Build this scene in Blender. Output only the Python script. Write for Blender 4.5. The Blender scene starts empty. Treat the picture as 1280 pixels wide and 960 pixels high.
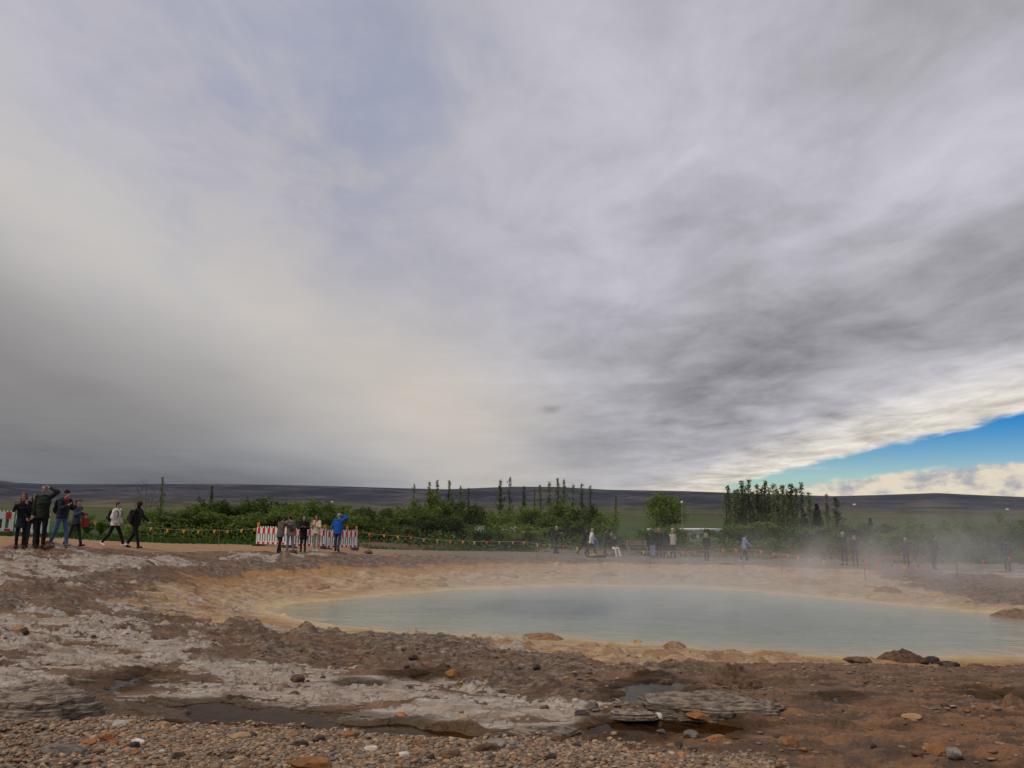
import bpy, bmesh, math, random
import numpy as np
from mathutils import Vector, Matrix, noise as mnoise
R = math.radians
sc = bpy.context.scene
C = sc.collection
random.seed(7)
rng = np.random.default_rng(11)

# ------------------------------------------------------------------ camera
F = 1000.0                                   # focal length in photograph pixels (1280 wide)
CAM = np.array([0.0, 0.0, 1.65])
PITCH, ROLL = math.atan(0.16), R(0.72)
fw = np.array([0, math.cos(PITCH), math.sin(PITCH)])
up0 = np.array([0, -math.sin(PITCH), math.cos(PITCH)])
rt0 = np.array([1.0, 0, 0])
rt = rt0 * math.cos(ROLL) + up0 * math.sin(ROLL)
up = -rt0 * math.sin(ROLL) + up0 * math.cos(ROLL)
cd = bpy.data.cameras.new('camera'); cam = bpy.data.objects.new('camera', cd); C.objects.link(cam)
cd.sensor_width = 36; cd.lens = 36 * F / 1280; cd.clip_start = 0.1; cd.clip_end = 60000
M = Matrix.Identity(4)
for i in range(3):
    M[i][0], M[i][1], M[i][2], M[i][3] = rt[i], up[i], -fw[i], CAM[i]
cam.matrix_world = M
sc.camera = cam

def ray(px, py):
    d = fw + rt * (px - 640) / F - up * (py - 480) / F
    return d / np.linalg.norm(d)
def azel(px, py):
    d = ray(px, py)
    return math.degrees(math.atan2(d[0], d[1])), math.degrees(math.asin(d[2]))

# ------------------------------------------------------------------ node expression helper
class S:
    t = None
    def __init__(s, sock): s.k = sock
    def op(self, o, *a, clamp=False):
        n = S.t.nodes.new('ShaderNodeMath'); n.operation = o; n.use_clamp = clamp
        for i, v in enumerate((self,) + a):
            if isinstance(v, S): S.t.links.new(v.k, n.inputs[i])
            else: n.inputs[i].default_value = v
        return S(n.outputs[0])
    def __add__(s, o): return s.op('ADD', o)
    __radd__ = __add__
    def __mul__(s, o): return s.op('MULTIPLY', o)
    __rmul__ = __mul__
    def __sub__(s, o): return s.op('SUBTRACT', o)
    def __rsub__(s, o): return (s * -1.0) + o
    def __truediv__(s, o): return s.op('DIVIDE', o)
    def __pow__(s, o): return s.op('POWER', o)
    def mx(s, o): return s.op('MAXIMUM', o)
    def mn(s, o): return s.op('MINIMUM', o)
    def cl(s): return s.op('ADD', 0.0, clamp=True)
    def ss(s, a, b, lo=0.0, hi=1.0):
        n = S.t.nodes.new('ShaderNodeMapRange'); n.interpolation_type = 'SMOOTHSTEP'
        S.t.links.new(s.k, n.inputs[0])
        for i, v in enumerate((a, b, lo, hi)): 
            if isinstance(v, S): S.t.links.new(v.k, n.inputs[i + 1])
            else: n.inputs[i + 1].default_value = v
        return S(n.outputs[0])
def N(typ, **kw):
    n = S.t.nodes.new(typ)
    for k, v in kw.items(): setattr(n, k, v)
    return n
def L(a, b): S.t.links.new(a.k if isinstance(a, S) else a, b)
def setin(n, key, v):
    if isinstance(v, S): L(v, n.inputs[key])
    elif hasattr(v, 'is_linked'): L(v, n.inputs[key])
    else: n.inputs[key].default_value = v
def vec(x, y, z=0.0):
    n = N('ShaderNodeCombineXYZ')
    for i, v in enumerate((x, y, z)): setin(n, i, v)
    return n.outputs[0]
def noise(v, scale, detail=4, rough=0.55, dist=0.0, col=False):
    n = N('ShaderNodeTexNoise')
    if v is not None: L(v, n.inputs['Vector'])
    n.inputs['Scale'].default_value = scale; n.inputs['Detail'].default_value = detail
    n.inputs['Roughness'].default_value = rough; n.inputs['Distortion'].default_value = dist
    return n.outputs['Color'] if col else S(n.outputs['Fac'])
def mixc(f, a, b):
    n = N('ShaderNodeMix', data_type='RGBA')
    setin(n, 0, f)
    for i, v in ((6, a), (7, b)):
        if isinstance(v, tuple): n.inputs[i].default_value = tuple(v[:3]) + (1,)
        else: L(v, n.inputs[i])
    return n.outputs[2]
def scalec(c, f):
    n = N('ShaderNodeVectorMath', operation='SCALE'); L(c, n.inputs[0]); setin(n, 'Scale', f)
    return n.outputs[0]
def lin(r, g, b, k=1.0):
    f = lambda c: (c / 255 / 12.92 if c / 255 < 0.04045 else ((c / 255 + 0.055) / 1.055) ** 2.4) * k
    return (f(r), f(g), f(b))
def attr(name):
    n = N('ShaderNodeAttribute'); n.attribute_name = name
    return S(n.outputs['Fac'])

# ------------------------------------------------------------------ sky, sun, exposure
SUN_AZ, SUN_EL = R(-125), R(52)              # azimuth measured from +Y towards +X
w = bpy.data.worlds.new('World'); sc.world = w; w.use_nodes = True
S.t = w.node_tree; S.t.nodes.clear()
out = N('ShaderNodeOutputWorld'); bg = N('ShaderNodeBackground'); bg.inputs['Strength'].default_value = 0.1
L(bg.outputs[0], out.inputs[0])
sky = N('ShaderNodeTexSky', sky_type='NISHITA'); sky.sun_disc = False
sky.sun_elevation = SUN_EL; sky.sun_rotation = SUN_AZ; sky.air_density = 0.9; sky.dust_density = 0.2; sky.ozone_density = 2.5
tc = N('ShaderNodeTexCoord')
nm = N('ShaderNodeVectorMath', operation='NORMALIZE'); L(tc.outputs['Generated'], nm.inputs[0])
sp = N('ShaderNodeSeparateXYZ'); L(nm.outputs[0], sp.inputs[0])
dx, dy, dz = (S(sp.outputs[i]) for i in range(3))
az = dx.op('ARCTAN2', dy) * 57.2958
el = dz.op('ARCSINE') * 57.2958
zk = dz.mx(0.0) + 0.075
va = R(-3)                                   # streaks of the cloud deck run to this azimuth
uu = (dx * math.cos(va) - dy * math.sin(va)) / zk
vv = (dx * math.sin(va) + dy * math.cos(va)) / zk
streak = noise(vec(uu * 1.0, vv * 0.42), 0.95, 5, 0.52, 0.2)
mott = noise(vec(uu * 1.0, vv * 0.62, 3.7), 3.6, 5, 0.60, 0.35)
puff = noise(vec(uu * 1.0, vv * 0.85, 6.2), 1.5, 4, 0.55, 0.3)
big = noise(vec(uu * 0.8, vv * 0.3, 9.1), 0.6, 2, 0.5)
fine = noise(vec(az * 0.10, el * 0.28, 5.0), 1.6, 4, 0.62)
# edge of the deck: the line from (930,603) to (1280,516) in the photograph
a0, e0 = azel(930, 603); a1, e1 = azel(1280, 516)
sl = (e1 - e0) / (a1 - a0)
edge = el - ((az - a0) * sl + e0).mn(11.0).mx(-6.0)           # degrees above the deck's edge
edgen = edge + (fine - 0.5) * 1.3 + (mott - 0.5) * 0.7
deck = edgen.ss(-0.10, 0.42)
right = az.ss(-9.0, 16.0)
# smooth grey sheet on the left below a diagonal, (0,130) to (640,500)
b0, f0 = azel(0, 130); b1, f1 = azel(640, 505)
dl = (f1 - f0) / (b1 - b0)
diag = el - ((az - b0) * dl + f0).mx(3.0).mn(30.0)
sheet = (diag + (big - 0.5) * 8).ss(4.0, -5.0)
gd_ = (diag + 3.0 + (big - 0.5) * 5 + (streak - 0.5) * 4)
glow = (gd_ * gd_ * -0.030).op('EXPONENT') * az.ss(9.0, -4.0)
deep = (diag + (big - 0.5) * 5).ss(-3.5, -15.0)
lowleft = el.ss(16.0, 0.5) * az.ss(2.0, -24.0)
# dark band above the bright fringe
bw = az.ss(-2.0, 30.0, 1.9, 3.6)
bd = (el - az.ss(0.0, 31.0, 4.0, 13.4) + (streak - 0.5) * 3.0) / bw
band = (bd * bd * -0.9).op('EXPONENT') * az.ss(-7.0, 8.0)
fringe = edge.ss(az.ss(4.0, 31.0, 1.6, 5.6), 0.1) * az.ss(-2.0, 12.0)
# thin places where blue shows through
r0, g0 = azel(400, 90)
rift = ((((az - r0) * 0.055) ** 2.0 + ((el - g0) * 0.085) ** 2.0) * -1.0).op('EXPONENT') * ((streak + mott) * 0.5).ss(0.57, 0.40)
lum = 0.475 + (streak - 0.5) * (right * 0.26 + 0.26) * (1.0 - sheet * 0.75) + (mott - 0.5) * (right * 0.30 + 0.07) * (1.0 - sheet * 0.7) + (puff - 0.5) * (right * 0.27 + 0.05) + (big - 0.5) * 0.12
lum = lum - band * 0.125 + glow * 0.065 - deep * 0.22 - rift * 0.06 - lowleft * 0.03 - el.ss(5.0, 0.5) * az.ss(-2.0, -20.0) * 0.07 + fringe * ((mott - 0.45) * 0.8 + 0.15)
for sx, sy, wa, we in ((688, 512, .70, .26), (1078, 537, .75, .50), (938, 561, .75, .22), (1040, 520, .9, .25)):   # scraps of low dark cloud
    qa, qe = azel(sx, sy)
    sp_c = (((az - qa + (mott - 0.5) * 1.2) / wa) ** 2.0 + ((el - qe + (mott - 0.5) * 0.6) / we) ** 2.0) * -1.0
    lum = lum - sp_c.op('EXPONENT') * 0.13
lum = lum.mx(0.12)
cool = mixc(sheet, (0.99, 0.965, 1.065), (1.015, 0.985, 0.985))
cool = mixc(glow * az.ss(-34.0, -3.0, 0.25, 1.0), cool, (1.07, 0.985, 0.89))
cool = mixc(el.ss(7.0, 0.5) * az.ss(0.0, -20.0) * 0.8, cool, (0.90, 0.97, 1.12))
cool = mixc(fringe * 0.75, cool, (1.12, 1.03, 0.86))
cool = mixc(rift * 0.75, cool, (0.80, 0.90, 1.24))
cool = mixc(band * 0.7, cool, (0.965, 0.965, 1.055))
cloud = scalec(cool, lum * 10.0)
# clear sky in the gap, low bank of cumulus along the horizon
hs = N('ShaderNodeHueSaturation'); hs.inputs['Hue'].default_value = 0.522; hs.inputs['Saturation'].default_value = 2.0; hs.inputs['Value'].default_value = 0.74
L(sky.outputs[0], hs.inputs['Color'])
tb = noise(vec(az * 0.33, el * 0.6, 1.3), 1.5, 5, 0.6)
wisp = noise(vec(az * 0.10, el * 0.9, 7.7), 1.0, 5, 0.6)
top = az.ss(16.0, 33.0, 1.85, 3.3) + (tb - 0.5) * 1.3
bank = (el - top).ss(0.22, -0.25)
bankc = mixc((tb - el * 0.04).ss(0.26, 0.50), lin(168, 168, 176, 10), lin(224, 214, 194, 10))
gap = mixc(wisp.ss(0.60, 0.80) * 0.55, hs.outputs[0], lin(225, 225, 228, 10))
gap = mixc(bank, gap, bankc)
L(mixc(el.ss(-0.5, -2.0), mixc(deck, gap, cloud), (0.6, 0.55, 0.5)), bg.inputs['Color'])
w.cycles.sampling_method = 'MANUAL'; w.cycles.sample_map_resolution = 512
# sun behind the overcast
sd = bpy.data.lights.new('sun', 'SUN'); sun = bpy.data.objects.new('sun', sd); C.objects.link(sun)
sd.energy = 1.5; sd.angle = R(11); sd.color = (1.0, 0.91, 0.78)
sv = Vector((math.sin(SUN_AZ) * math.cos(SUN_EL), math.cos(SUN_AZ) * math.cos(SUN_EL), math.sin(SUN_EL)))
sun.rotation_euler = sv.to_track_quat('Z', 'Y').to_euler()
sc.view_settings.view_transform = 'Standard'; sc.view_settings.look = 'None'
sc.view_settings.exposure = 0.0; sc.view_settings.gamma = 1.0; sc.view_settings.use_curve_mapping = False
sc.render.engine = 'CYCLES'
cy = sc.cycles
cy.max_bounces = 6; cy.diffuse_bounces = 3; cy.glossy_bounces = 3; cy.transparent_max_bounces = 24; cy.volume_bounces = 1
cy.transmission_bounces = 4; cy.volume_step_rate = 3.0; cy.volume_max_steps = 64
cy.caustics_reflective = cy.caustics_refractive = False

# ------------------------------------------------------------------ helpers
def tag(o, label=None, cat=None, group=None, kind=None):
    for k, v in (('label', label), ('category', cat), ('group', group), ('kind', kind)):
        if v: o[k] = v
    return o
def mesh(name, v, f, mats=None, smooth=False):
    me = bpy.data.meshes.new(name)
    v = np.asarray(v, dtype=np.float32)
    if isinstance(f, np.ndarray):
        n, k = f.shape
        me.vertices.add(len(v)); me.vertices.foreach_set('co', v.ravel())
        me.loops.add(n * k); me.loops.foreach_set('vertex_index', f.astype(np.int32).ravel())
        me.polygons.add(n); me.polygons.foreach_set('loop_start', np.arange(0, n * k, k, dtype=np.int32))
        me.polygons.foreach_set('loop_total', np.full(n, k, dtype=np.int32))
        me.update(calc_edges=True)
    else:
        me.from_pydata([tuple(p) for p in v], [], f); me.update()
    if smooth: me.polygons.foreach_set('use_smooth', np.ones(len(me.polygons), dtype=bool))
    for m in (mats if isinstance(mats, (list, tuple)) else [mats] if mats else []): me.materials.append(m)
    return me
def obj(name, me, parent=None, loc=(0, 0, 0), rot=(0, 0, 0), scale=(1, 1, 1)):
    o = bpy.data.objects.new(name, me); C.objects.link(o)
    o.location = loc; o.rotation_euler = rot; o.scale = scale
    if parent: o.parent = parent
    return o
def copy_tree(o, parent=None):
    c = o.copy(); C.objects.link(c); c.parent = parent
    for ch in o.children: copy_tree(ch, c)
    return c
def addattr(me, name, a):
    at = me.attributes.new(name, 'FLOAT', 'POINT'); at.data.foreach_set('value', np.asarray(a, dtype=np.float32).ravel())
def box_vf(x0, x1, y0, y1, z0, z1):
    v = [(x, y, z) for z in (z0, z1) for y in (y0, y1) for x in (x0, x1)]
    return v, [(0, 2, 3, 1), (4, 5, 7, 6), (0, 1, 5, 4), (1, 3, 7, 5), (3, 2, 6, 7), (2, 0, 4, 6)]
def join_vf(parts):
    V, Fc = [], []
    for v, f in parts:
        n = len(V); V += [tuple(p) for p in v]; Fc += [tuple(i + n for i in q) for q in f]
    return V, Fc
def boxes(name, bl, m): 
    v, f = join_vf([box_vf(*b) for b in bl]); return mesh(name, v, f, m)
def tube_vf(pts, rad, k=6):
    pts = [Vector(p) for p in pts]; V, Fc = [], []
    for i, p in enumerate(pts):
        d = (pts[min(i + 1, len(pts) - 1)] - pts[max(i - 1, 0)]).normalized()
        a = d.orthogonal().normalized(); b = d.cross(a)
        r = rad[i] if hasattr(rad, '__len__') else rad
        V += [p + (a * math.cos(2 * math.pi * j / k) + b * math.sin(2 * math.pi * j / k)) * r for j in range(k)]
    for i in range(len(pts) - 1):
        for j in range(k):
            Fc.append((i * k + j, i * k + (j + 1) % k, (i + 1) * k + (j + 1) % k, (i + 1) * k + j))
    Fc.append(tuple(range(k))[::-1]); Fc.append(tuple((len(pts) - 1) * k + j for j in range(k)))
    return V, Fc
# value noise on arrays
def h2(i, j, s):
    n = (i.astype(np.int64) * 374761393 + j.astype(np.int64) * 668265263 + s * 1442695041) & 0xFFFFFFFF
    n = ((n ^ (n >> 13)) * 1274126177) & 0xFFFFFFFF
    return ((n ^ (n >> 16)) & 0xFFFF) / 65535.0
def vn(x, y, s=0):
    i, j = np.floor(x), np.floor(y); a, b = x - i, y - j
    a = a * a * a * (a * (a * 6 - 15) + 10); b = b * b * b * (b * (b * 6 - 15) + 10)
    return (h2(i, j, s) * (1 - a) + h2(i + 1, j, s) * a) * (1 - b) + (h2(i, j + 1, s) * (1 - a) + h2(i + 1, j + 1, s) * a) * b
def fbm(x, y, o=4, s=0, g=0.5):
    t = 0; am = 1; tot = 0
    for k in range(o):
        c, q = math.cos(k * 1.1), math.sin(k * 1.1)
        t = t + am * vn((x * c - y * q) + 17.3 * k, (x * q + y * c) - 9.1 * k, s + k); tot += am; am *= g; x = x * 2.03; y = y * 2.03
    return t / tot
def sst(x, a, b):
    t = np.clip((x - a) / (b - a), 0, 1); return t * t * (3 - 2 * t)

def mat(name, col, rough=0.8, spec=0.3, bump=0.0, bscale=40, var=0.15, vscale=6, metal=0.0, sheen=0.0, obrand=0.0, trans=0.0):
    m = bpy.data.materials.new(name); m.use_nodes = True; S.t = m.node_tree; S.t.nodes.clear()
    o = N('ShaderNodeOutputMaterial'); p = N('ShaderNodeBsdfPrincipled'); L(p.outputs[0], o.inputs[0])
    t = N('ShaderNodeTexCoord').outputs['Object']
    n1 = noise(t, vscale, 5, 0.6)
    f = (n1 - 0.5) * (2 * var) + 1.0
    if obrand:
        f = f * ((S(N('ShaderNodeObjectInfo').outputs['Random']) - 0.5) * (2 * obrand) + 1.0)
    rgb = N('ShaderNodeRGB'); rgb.outputs[0].default_value = tuple(col) + (1,)
    c = scalec(rgb.outputs[0], f)
    L(c, p.inputs['Base Color']); p.inputs['Roughness'].default_value = rough
    p.inputs['Specular IOR Level'].default_value = spec; p.inputs['Metallic'].default_value = metal
    if sheen: p.inputs['Sheen Weight'].default_value = sheen
    if bump:
        b = N('ShaderNodeBump'); b.inputs['Strength'].default_value = bump; b.inputs['Distance'].default_value = 0.01
        L(noise(t, bscale, 4, 0.6), b.inputs['Height']); L(b.outputs[0], p.inputs['Normal'])
    if trans:
        tr = N('ShaderNodeBsdfTranslucent'); L(c, tr.inputs[0]); mx = N('ShaderNodeMixShader'); mx.inputs[0].default_value = trans
        L(p.outputs[0], mx.inputs[1]); L(tr.outputs[0], mx.inputs[2]); L(mx.outputs[0], o.inputs[0])
    return m

# ------------------------------------------------------------------ the ground near the spring
ZW = -1.42                                    # level of the spring's water
def at(px, py, d):                            # the point at forward distance d (m, along the ground) behind a pixel
    r = ray(px, py); return CAM + r * (d / r[1])
def onz(px, py, z):
    r = ray(px, py); return CAM + r * ((z - CAM[2]) / r[2])
CP = [(0, 960, 0), (640, 960, 0), (1280, 960, -.05), (-400, 960, 0), (1700, 960, -.05),
      (0, 900, .02), (0, 835, -.12), (0, 780, -.30), (0, 735, -.15), (0, 700, .12), (40, 686, .35), (-250, 700, .3), (-250, 800, -.1),
      (150, 900, -.05), (150, 850, -.22), (150, 790, -.45), (150, 740, -.55), (150, 700, .0), (150, 684, .12),
      (300, 900, -.12), (300, 840, -.4), (300, 800, -.72), (300, 765, -1.28), (300, 740, -1.12), (300, 715, -.75), (300, 698, -.38), (300, 685, -.2),
      (400, 690, -.34), (400, 712, -.85), (420, 745, -1.40), (345, 765, -1.42), (420, 790, -1.42), (420, 830, -.55), (420, 880, -.17),
      (520, 692, -.62), (520, 713, -1.05), (640, 694, -.88), (640, 715, -1.17), (640, 736, -1.42), (640, 800, -1.42), (640, 820, -1.0), (640, 850, -.47), (640, 885, -.18),
      (800, 699, -1.05), (800, 718, -1.22), (800, 736, -1.42), (900, 704, -1.05), (900, 740, -1.42), (900, 815, -1.42), (900, 826, -1.08), (900, 850, -.52), (900, 885, -.2),
      (1060, 708, -1.05), (1100, 756, -1.42), (1100, 730, -1.25), (1250, 772, -1.42), (1280, 716, -1.05), (1280, 745, -1.2), (1290, 796, -1.42), (1400, 800, -1.2),
      (1100, 823, -1.42), (1280, 826, -1.42), (1280, 845, -.72), (1280, 885, -.2), (1500, 850, -.6), (1600, 720, -1.0)]
cw = [np.append(onz(*c)[:2], c[2]) for c in CP]
for x, y, z in ((0, 1, .02), (-5, 1, .02), (5, 1, .0), (-4, 3, .02), (4, 3, -.0), (-45, 60, -.2), (-25, 48, -.05), (-12, 50, -.5), (0, 62, -1.1), (20, 60, -1.15), (45, 62, -1.2),
                (0, 78, -1.35), (30, 74, -1.4), (-30, 74, -.9), (62, 48, -1.2), (-62, 48, .3), (-40, 30, .4), (40, 30, -1.0), (30, 15, -.5)):
    cw.append(np.array([x, y, z], dtype=float))
cw = np.array(cw)
def tps(r2): return 0.5 * r2 * np.log(r2 + 1e-9)
n_ = len(cw)
A = tps((cw[:, None, 0] - cw[None, :, 0]) ** 2 + (cw[:, None, 1] - cw[None, :, 1]) ** 2) + np.eye(n_) * 0.4
Pm = np.c_[np.ones(n_), cw[:, :2]]
sol = np.linalg.solve(np.block([[A, Pm], [Pm.T, np.zeros((3, 3))]]), np.r_[cw[:, 2], 0, 0, 0])
def zb(x, y):
    z = sol[n_] + sol[n_ + 1] * x + sol[n_ + 2] * y
    for k in range(n_): z = z + sol[k] * tps((x - cw[k, 0]) ** 2 + (y - cw[k, 1]) ** 2)
    return z
def hit(px, py, fn=zb, r0=3.0, r1=90.0, n=500):           # where a pixel's ray meets the smooth ground
    r = ray(px, py); t = np.geomspace(r0, r1, n)
    p = CAM[None] + r[None] * t[:, None]
    dz_ = p[:, 2] - fn(p[:, 0], p[:, 1])
    k = np.argmax(dz_ < 0)
    if dz_[k] >= 0: k = n - 1
    a = dz_[k - 1] / (dz_[k - 1] - dz_[k] + 1e-9) if k else 0
    return p[k - 1] * (1 - a) + p[k] * a
def poly(pts): return np.array([hit(*p)[:2] for p in pts])
def sdist(x, y, pg):                                       # signed distance to a polygon, positive inside
    d = np.full(x.shape, 1e9); ins = np.zeros(x.shape, bool)
    for i in range(len(pg)):
        ax, ay = pg[i]; bx, by = pg[(i + 1) % len(pg)]
        ex, ey = bx - ax, by - ay
        t = np.clip(((x - ax) * ex + (y - ay) * ey) / (ex * ex + ey * ey + 1e-12), 0, 1)
        d = np.minimum(d, (x - ax - t * ex) ** 2 + (y - ay - t * ey) ** 2)
        c = (ay > y) != (by > y)
        ins ^= c & (x < ex * (y - ay) / (ey if abs(ey) > 1e-12 else 1e-12) + ax)
    d = np.sqrt(d); return np.where(ins, d, -d)

# outlines read off the photograph and laid on the ground
POOL = np.array([onz(px, py, ZW)[:2] for px, py in
    [(343, 764), (372, 754), (450, 747), (520, 741), (600, 736), (720, 733), (840, 734), (940, 739), (1020, 747), (1100, 754), (1180, 761), (1250, 768), (1300, 776), (1335, 795), (1290, 821),
     (1200, 822), (1100, 821), (1000, 818), (900, 813), (820, 806), (740, 801), (640, 798), (560, 794), (480, 789), (410, 781), (365, 773)]])
PUD = [poly(p) for p in (
    [(182, 880), (215, 873), (262, 874), (330, 884), (420, 893), (520, 904), (600, 912), (640, 917), (560, 921), (480, 919), (400, 913), (300, 906), (230, 900), (190, 890)],
    [(52, 894), (80, 884), (118, 880), (158, 884), (150, 893), (100, 898)],
    [(700, 909), (740, 898), (800, 893), (860, 892), (925, 903), (900, 913), (820, 919), (740, 918)],
    [(752, 864), (768, 852), (828, 846), (872, 853), (845, 868), (806, 882), (770, 880)],
    [(425, 851), (442, 845), (474, 849), (455, 857)], [(494, 842), (540, 836), (566, 841), (525, 848)],
    [(1022, 868), (1060, 862), (1086, 867), (1050, 880)], [(112, 862), (130, 846), (176, 838), (204, 842), (160, 856)],
    [(1216, 862), (1260, 866), (1300, 878), (1250, 874)])]
SHEETS = [poly(p) for p in (
    [(-80, 752), (60, 760), (150, 768), (240, 790), (265, 812), (235, 832), (120, 838), (60, 832), (-80, 828)],
    [(165, 856), (230, 834), (320, 826), (430, 836), (560, 846), (640, 856), (640, 880), (520, 898), (400, 896), (300, 882), (200, 874)],
    [(420, 902), (560, 886), (640, 882), (725, 884), (728, 902), (700, 915), (560, 914)],
    [(-60, 838), (20, 836), (85, 838), (98, 855), (70, 875), (20, 900), (-60, 905)],
    [(-60, 688), (120, 690), (330, 690), (430, 692), (300, 703), (180, 706), (130, 716), (60, 728), (-60, 735)],
    [(660, 882), (760, 880), (815, 885), (825, 893), (740, 898), (690, 900)],
    [(60, 852), (130, 842), (160, 848), (120, 862), (80, 866)],
    [(1130, 700), (1300, 708), (1300, 724), (1190, 718)])]
ROUGH = [poly(p) for p in (
    [(-60, 738), (60, 730), (130, 718), (200, 706), (330, 698), (460, 694), (640, 696), (760, 700), (700, 706), (560, 708), (420, 711), (330, 716), (230, 728), (130, 748), (60, 764), (-60, 758)],
    [(110, 772), (190, 772), (280, 785), (400, 793), (500, 799), (600, 806), (690, 818), (740, 838), (752, 862), (720, 886), (640, 872), (570, 848), (470, 834), (380, 828), (300, 818), (240, 806), (160, 790)],
    [(1100, 722), (1180, 716), (1300, 726), (1300, 768), (1240, 756), (1160, 744)],
    [(740, 846), (800, 836), (880, 828), (900, 838), (860, 846), (790, 852)])]
CREAM = [poly(p) for p in (
    [(120, 748), (230, 728), (330, 714), (460, 708), (700, 704), (900, 706), (1080, 712), (1180, 742), (1330, 770), (1380, 800), (1330, 830), (1150, 830), (950, 828), (830, 830), (740, 832), (660, 814), (560, 803), (440, 796), (330, 796), (240, 772)],)]
GOLD = [poly(p) for p in (
    [(200, 722), (330, 712), (460, 706), (620, 704), (700, 708), (560, 716), (450, 718), (330, 728), (240, 738)],
    [(320, 764), (360, 748), (450, 740), (480, 744), (400, 756), (362, 766), (420, 788), (360, 786)],
    [(900, 816), (1000, 820), (1100, 823), (1290, 824), (1290, 832), (1090, 829), (940, 823)])]
RUST = [poly(p) for p in (
    [(760, 930), (900, 905), (1000, 870), (1290, 860), (1300, 970), (760, 970)],
    [(80, 862), (120, 866), (160, 874), (140, 880), (60, 890), (90, 874)],
    [(-60, 818), (20, 828), (30, 838), (-60, 840)])]
GRAVEL = poly([(-200, 893), (0, 895), (90, 897), (160, 893), (230, 902), (330, 910), (460, 918), (600, 924), (730, 928), (840, 938), (960, 948), (1010, 975), (900, 1100), (-300, 1100)])
PATH = np.array([onz(px, py, z)[:2] for px, py, z in [(-150, 690, .4), (0, 686, .35), (130, 688, .1), (300, 690, -.25), (400, 692, -.38), (640, 696, -.9), (800, 700, -1.05), (940, 706, -1.05), (1080, 711, -1.05), (1400, 716, -1.05),
    (1400, 708, -1.05), (1100, 704, -1.05), (900, 697, -1.05), (740, 690.5, -1.0), (640, 688, -.9), (480, 686, -.5), (400, 684, -.35), (280, 681, -.2), (130, 677, .15), (0, 672, .4), (-150, 668, .5)]])
def vmax(lst, x, y):
    d = np.full(x.shape, -1e9)
    for pg in lst: d = np.maximum(d, sdist(x, y, pg))
    return d
PLEV = []                                     # water runs down the slope as a thin sheet: each puddle's plane follows the ground
for pg in PUD:
    q_ = np.linalg.lstsq(np.c_[np.ones(len(pg)), pg - pg.mean(0)], zb(pg[:, 0], pg[:, 1]), rcond=None)[0]
    PLEV.append((q_[0] - .035, q_[1] * .9, q_[2] * .9, pg.mean(0)))
def plev(P, x, y): return P[0] + P[1] * (x - P[3][0]) + P[2] * (y - P[3][1])
def plates(x, y, sx, sy, s):                  # broken plates: height step, tilt and the gap between neighbours
    u, v = x / sx, y / sy
    iu, iv_ = np.floor(u), np.floor(v); f1 = np.full(x.shape, 9.0); f2 = f1.copy(); hid = np.zeros(x.shape); tl = np.zeros(x.shape)
    for a in (-1, 0, 1):
        for b in (-1, 0, 1):
            ci, cj = iu + a, iv_ + b
            qx, qy = u - ci - .15 - .7 * h2(ci, cj, s), v - cj - .15 - .7 * h2(ci, cj, s + 1)
            d = np.hypot(qx, qy); n = d < f1
            f2 = np.where(n, f1, np.minimum(f2, d)); f1 = np.where(n, d, f1)
            hid = np.where(n, h2(ci, cj, s + 2), hid); tl = np.where(n, qx * (h2(ci, cj, s + 3) - .5) + qy * (h2(ci, cj, s + 4) - .7), tl)
    return hid, tl, f2 - f1
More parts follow.
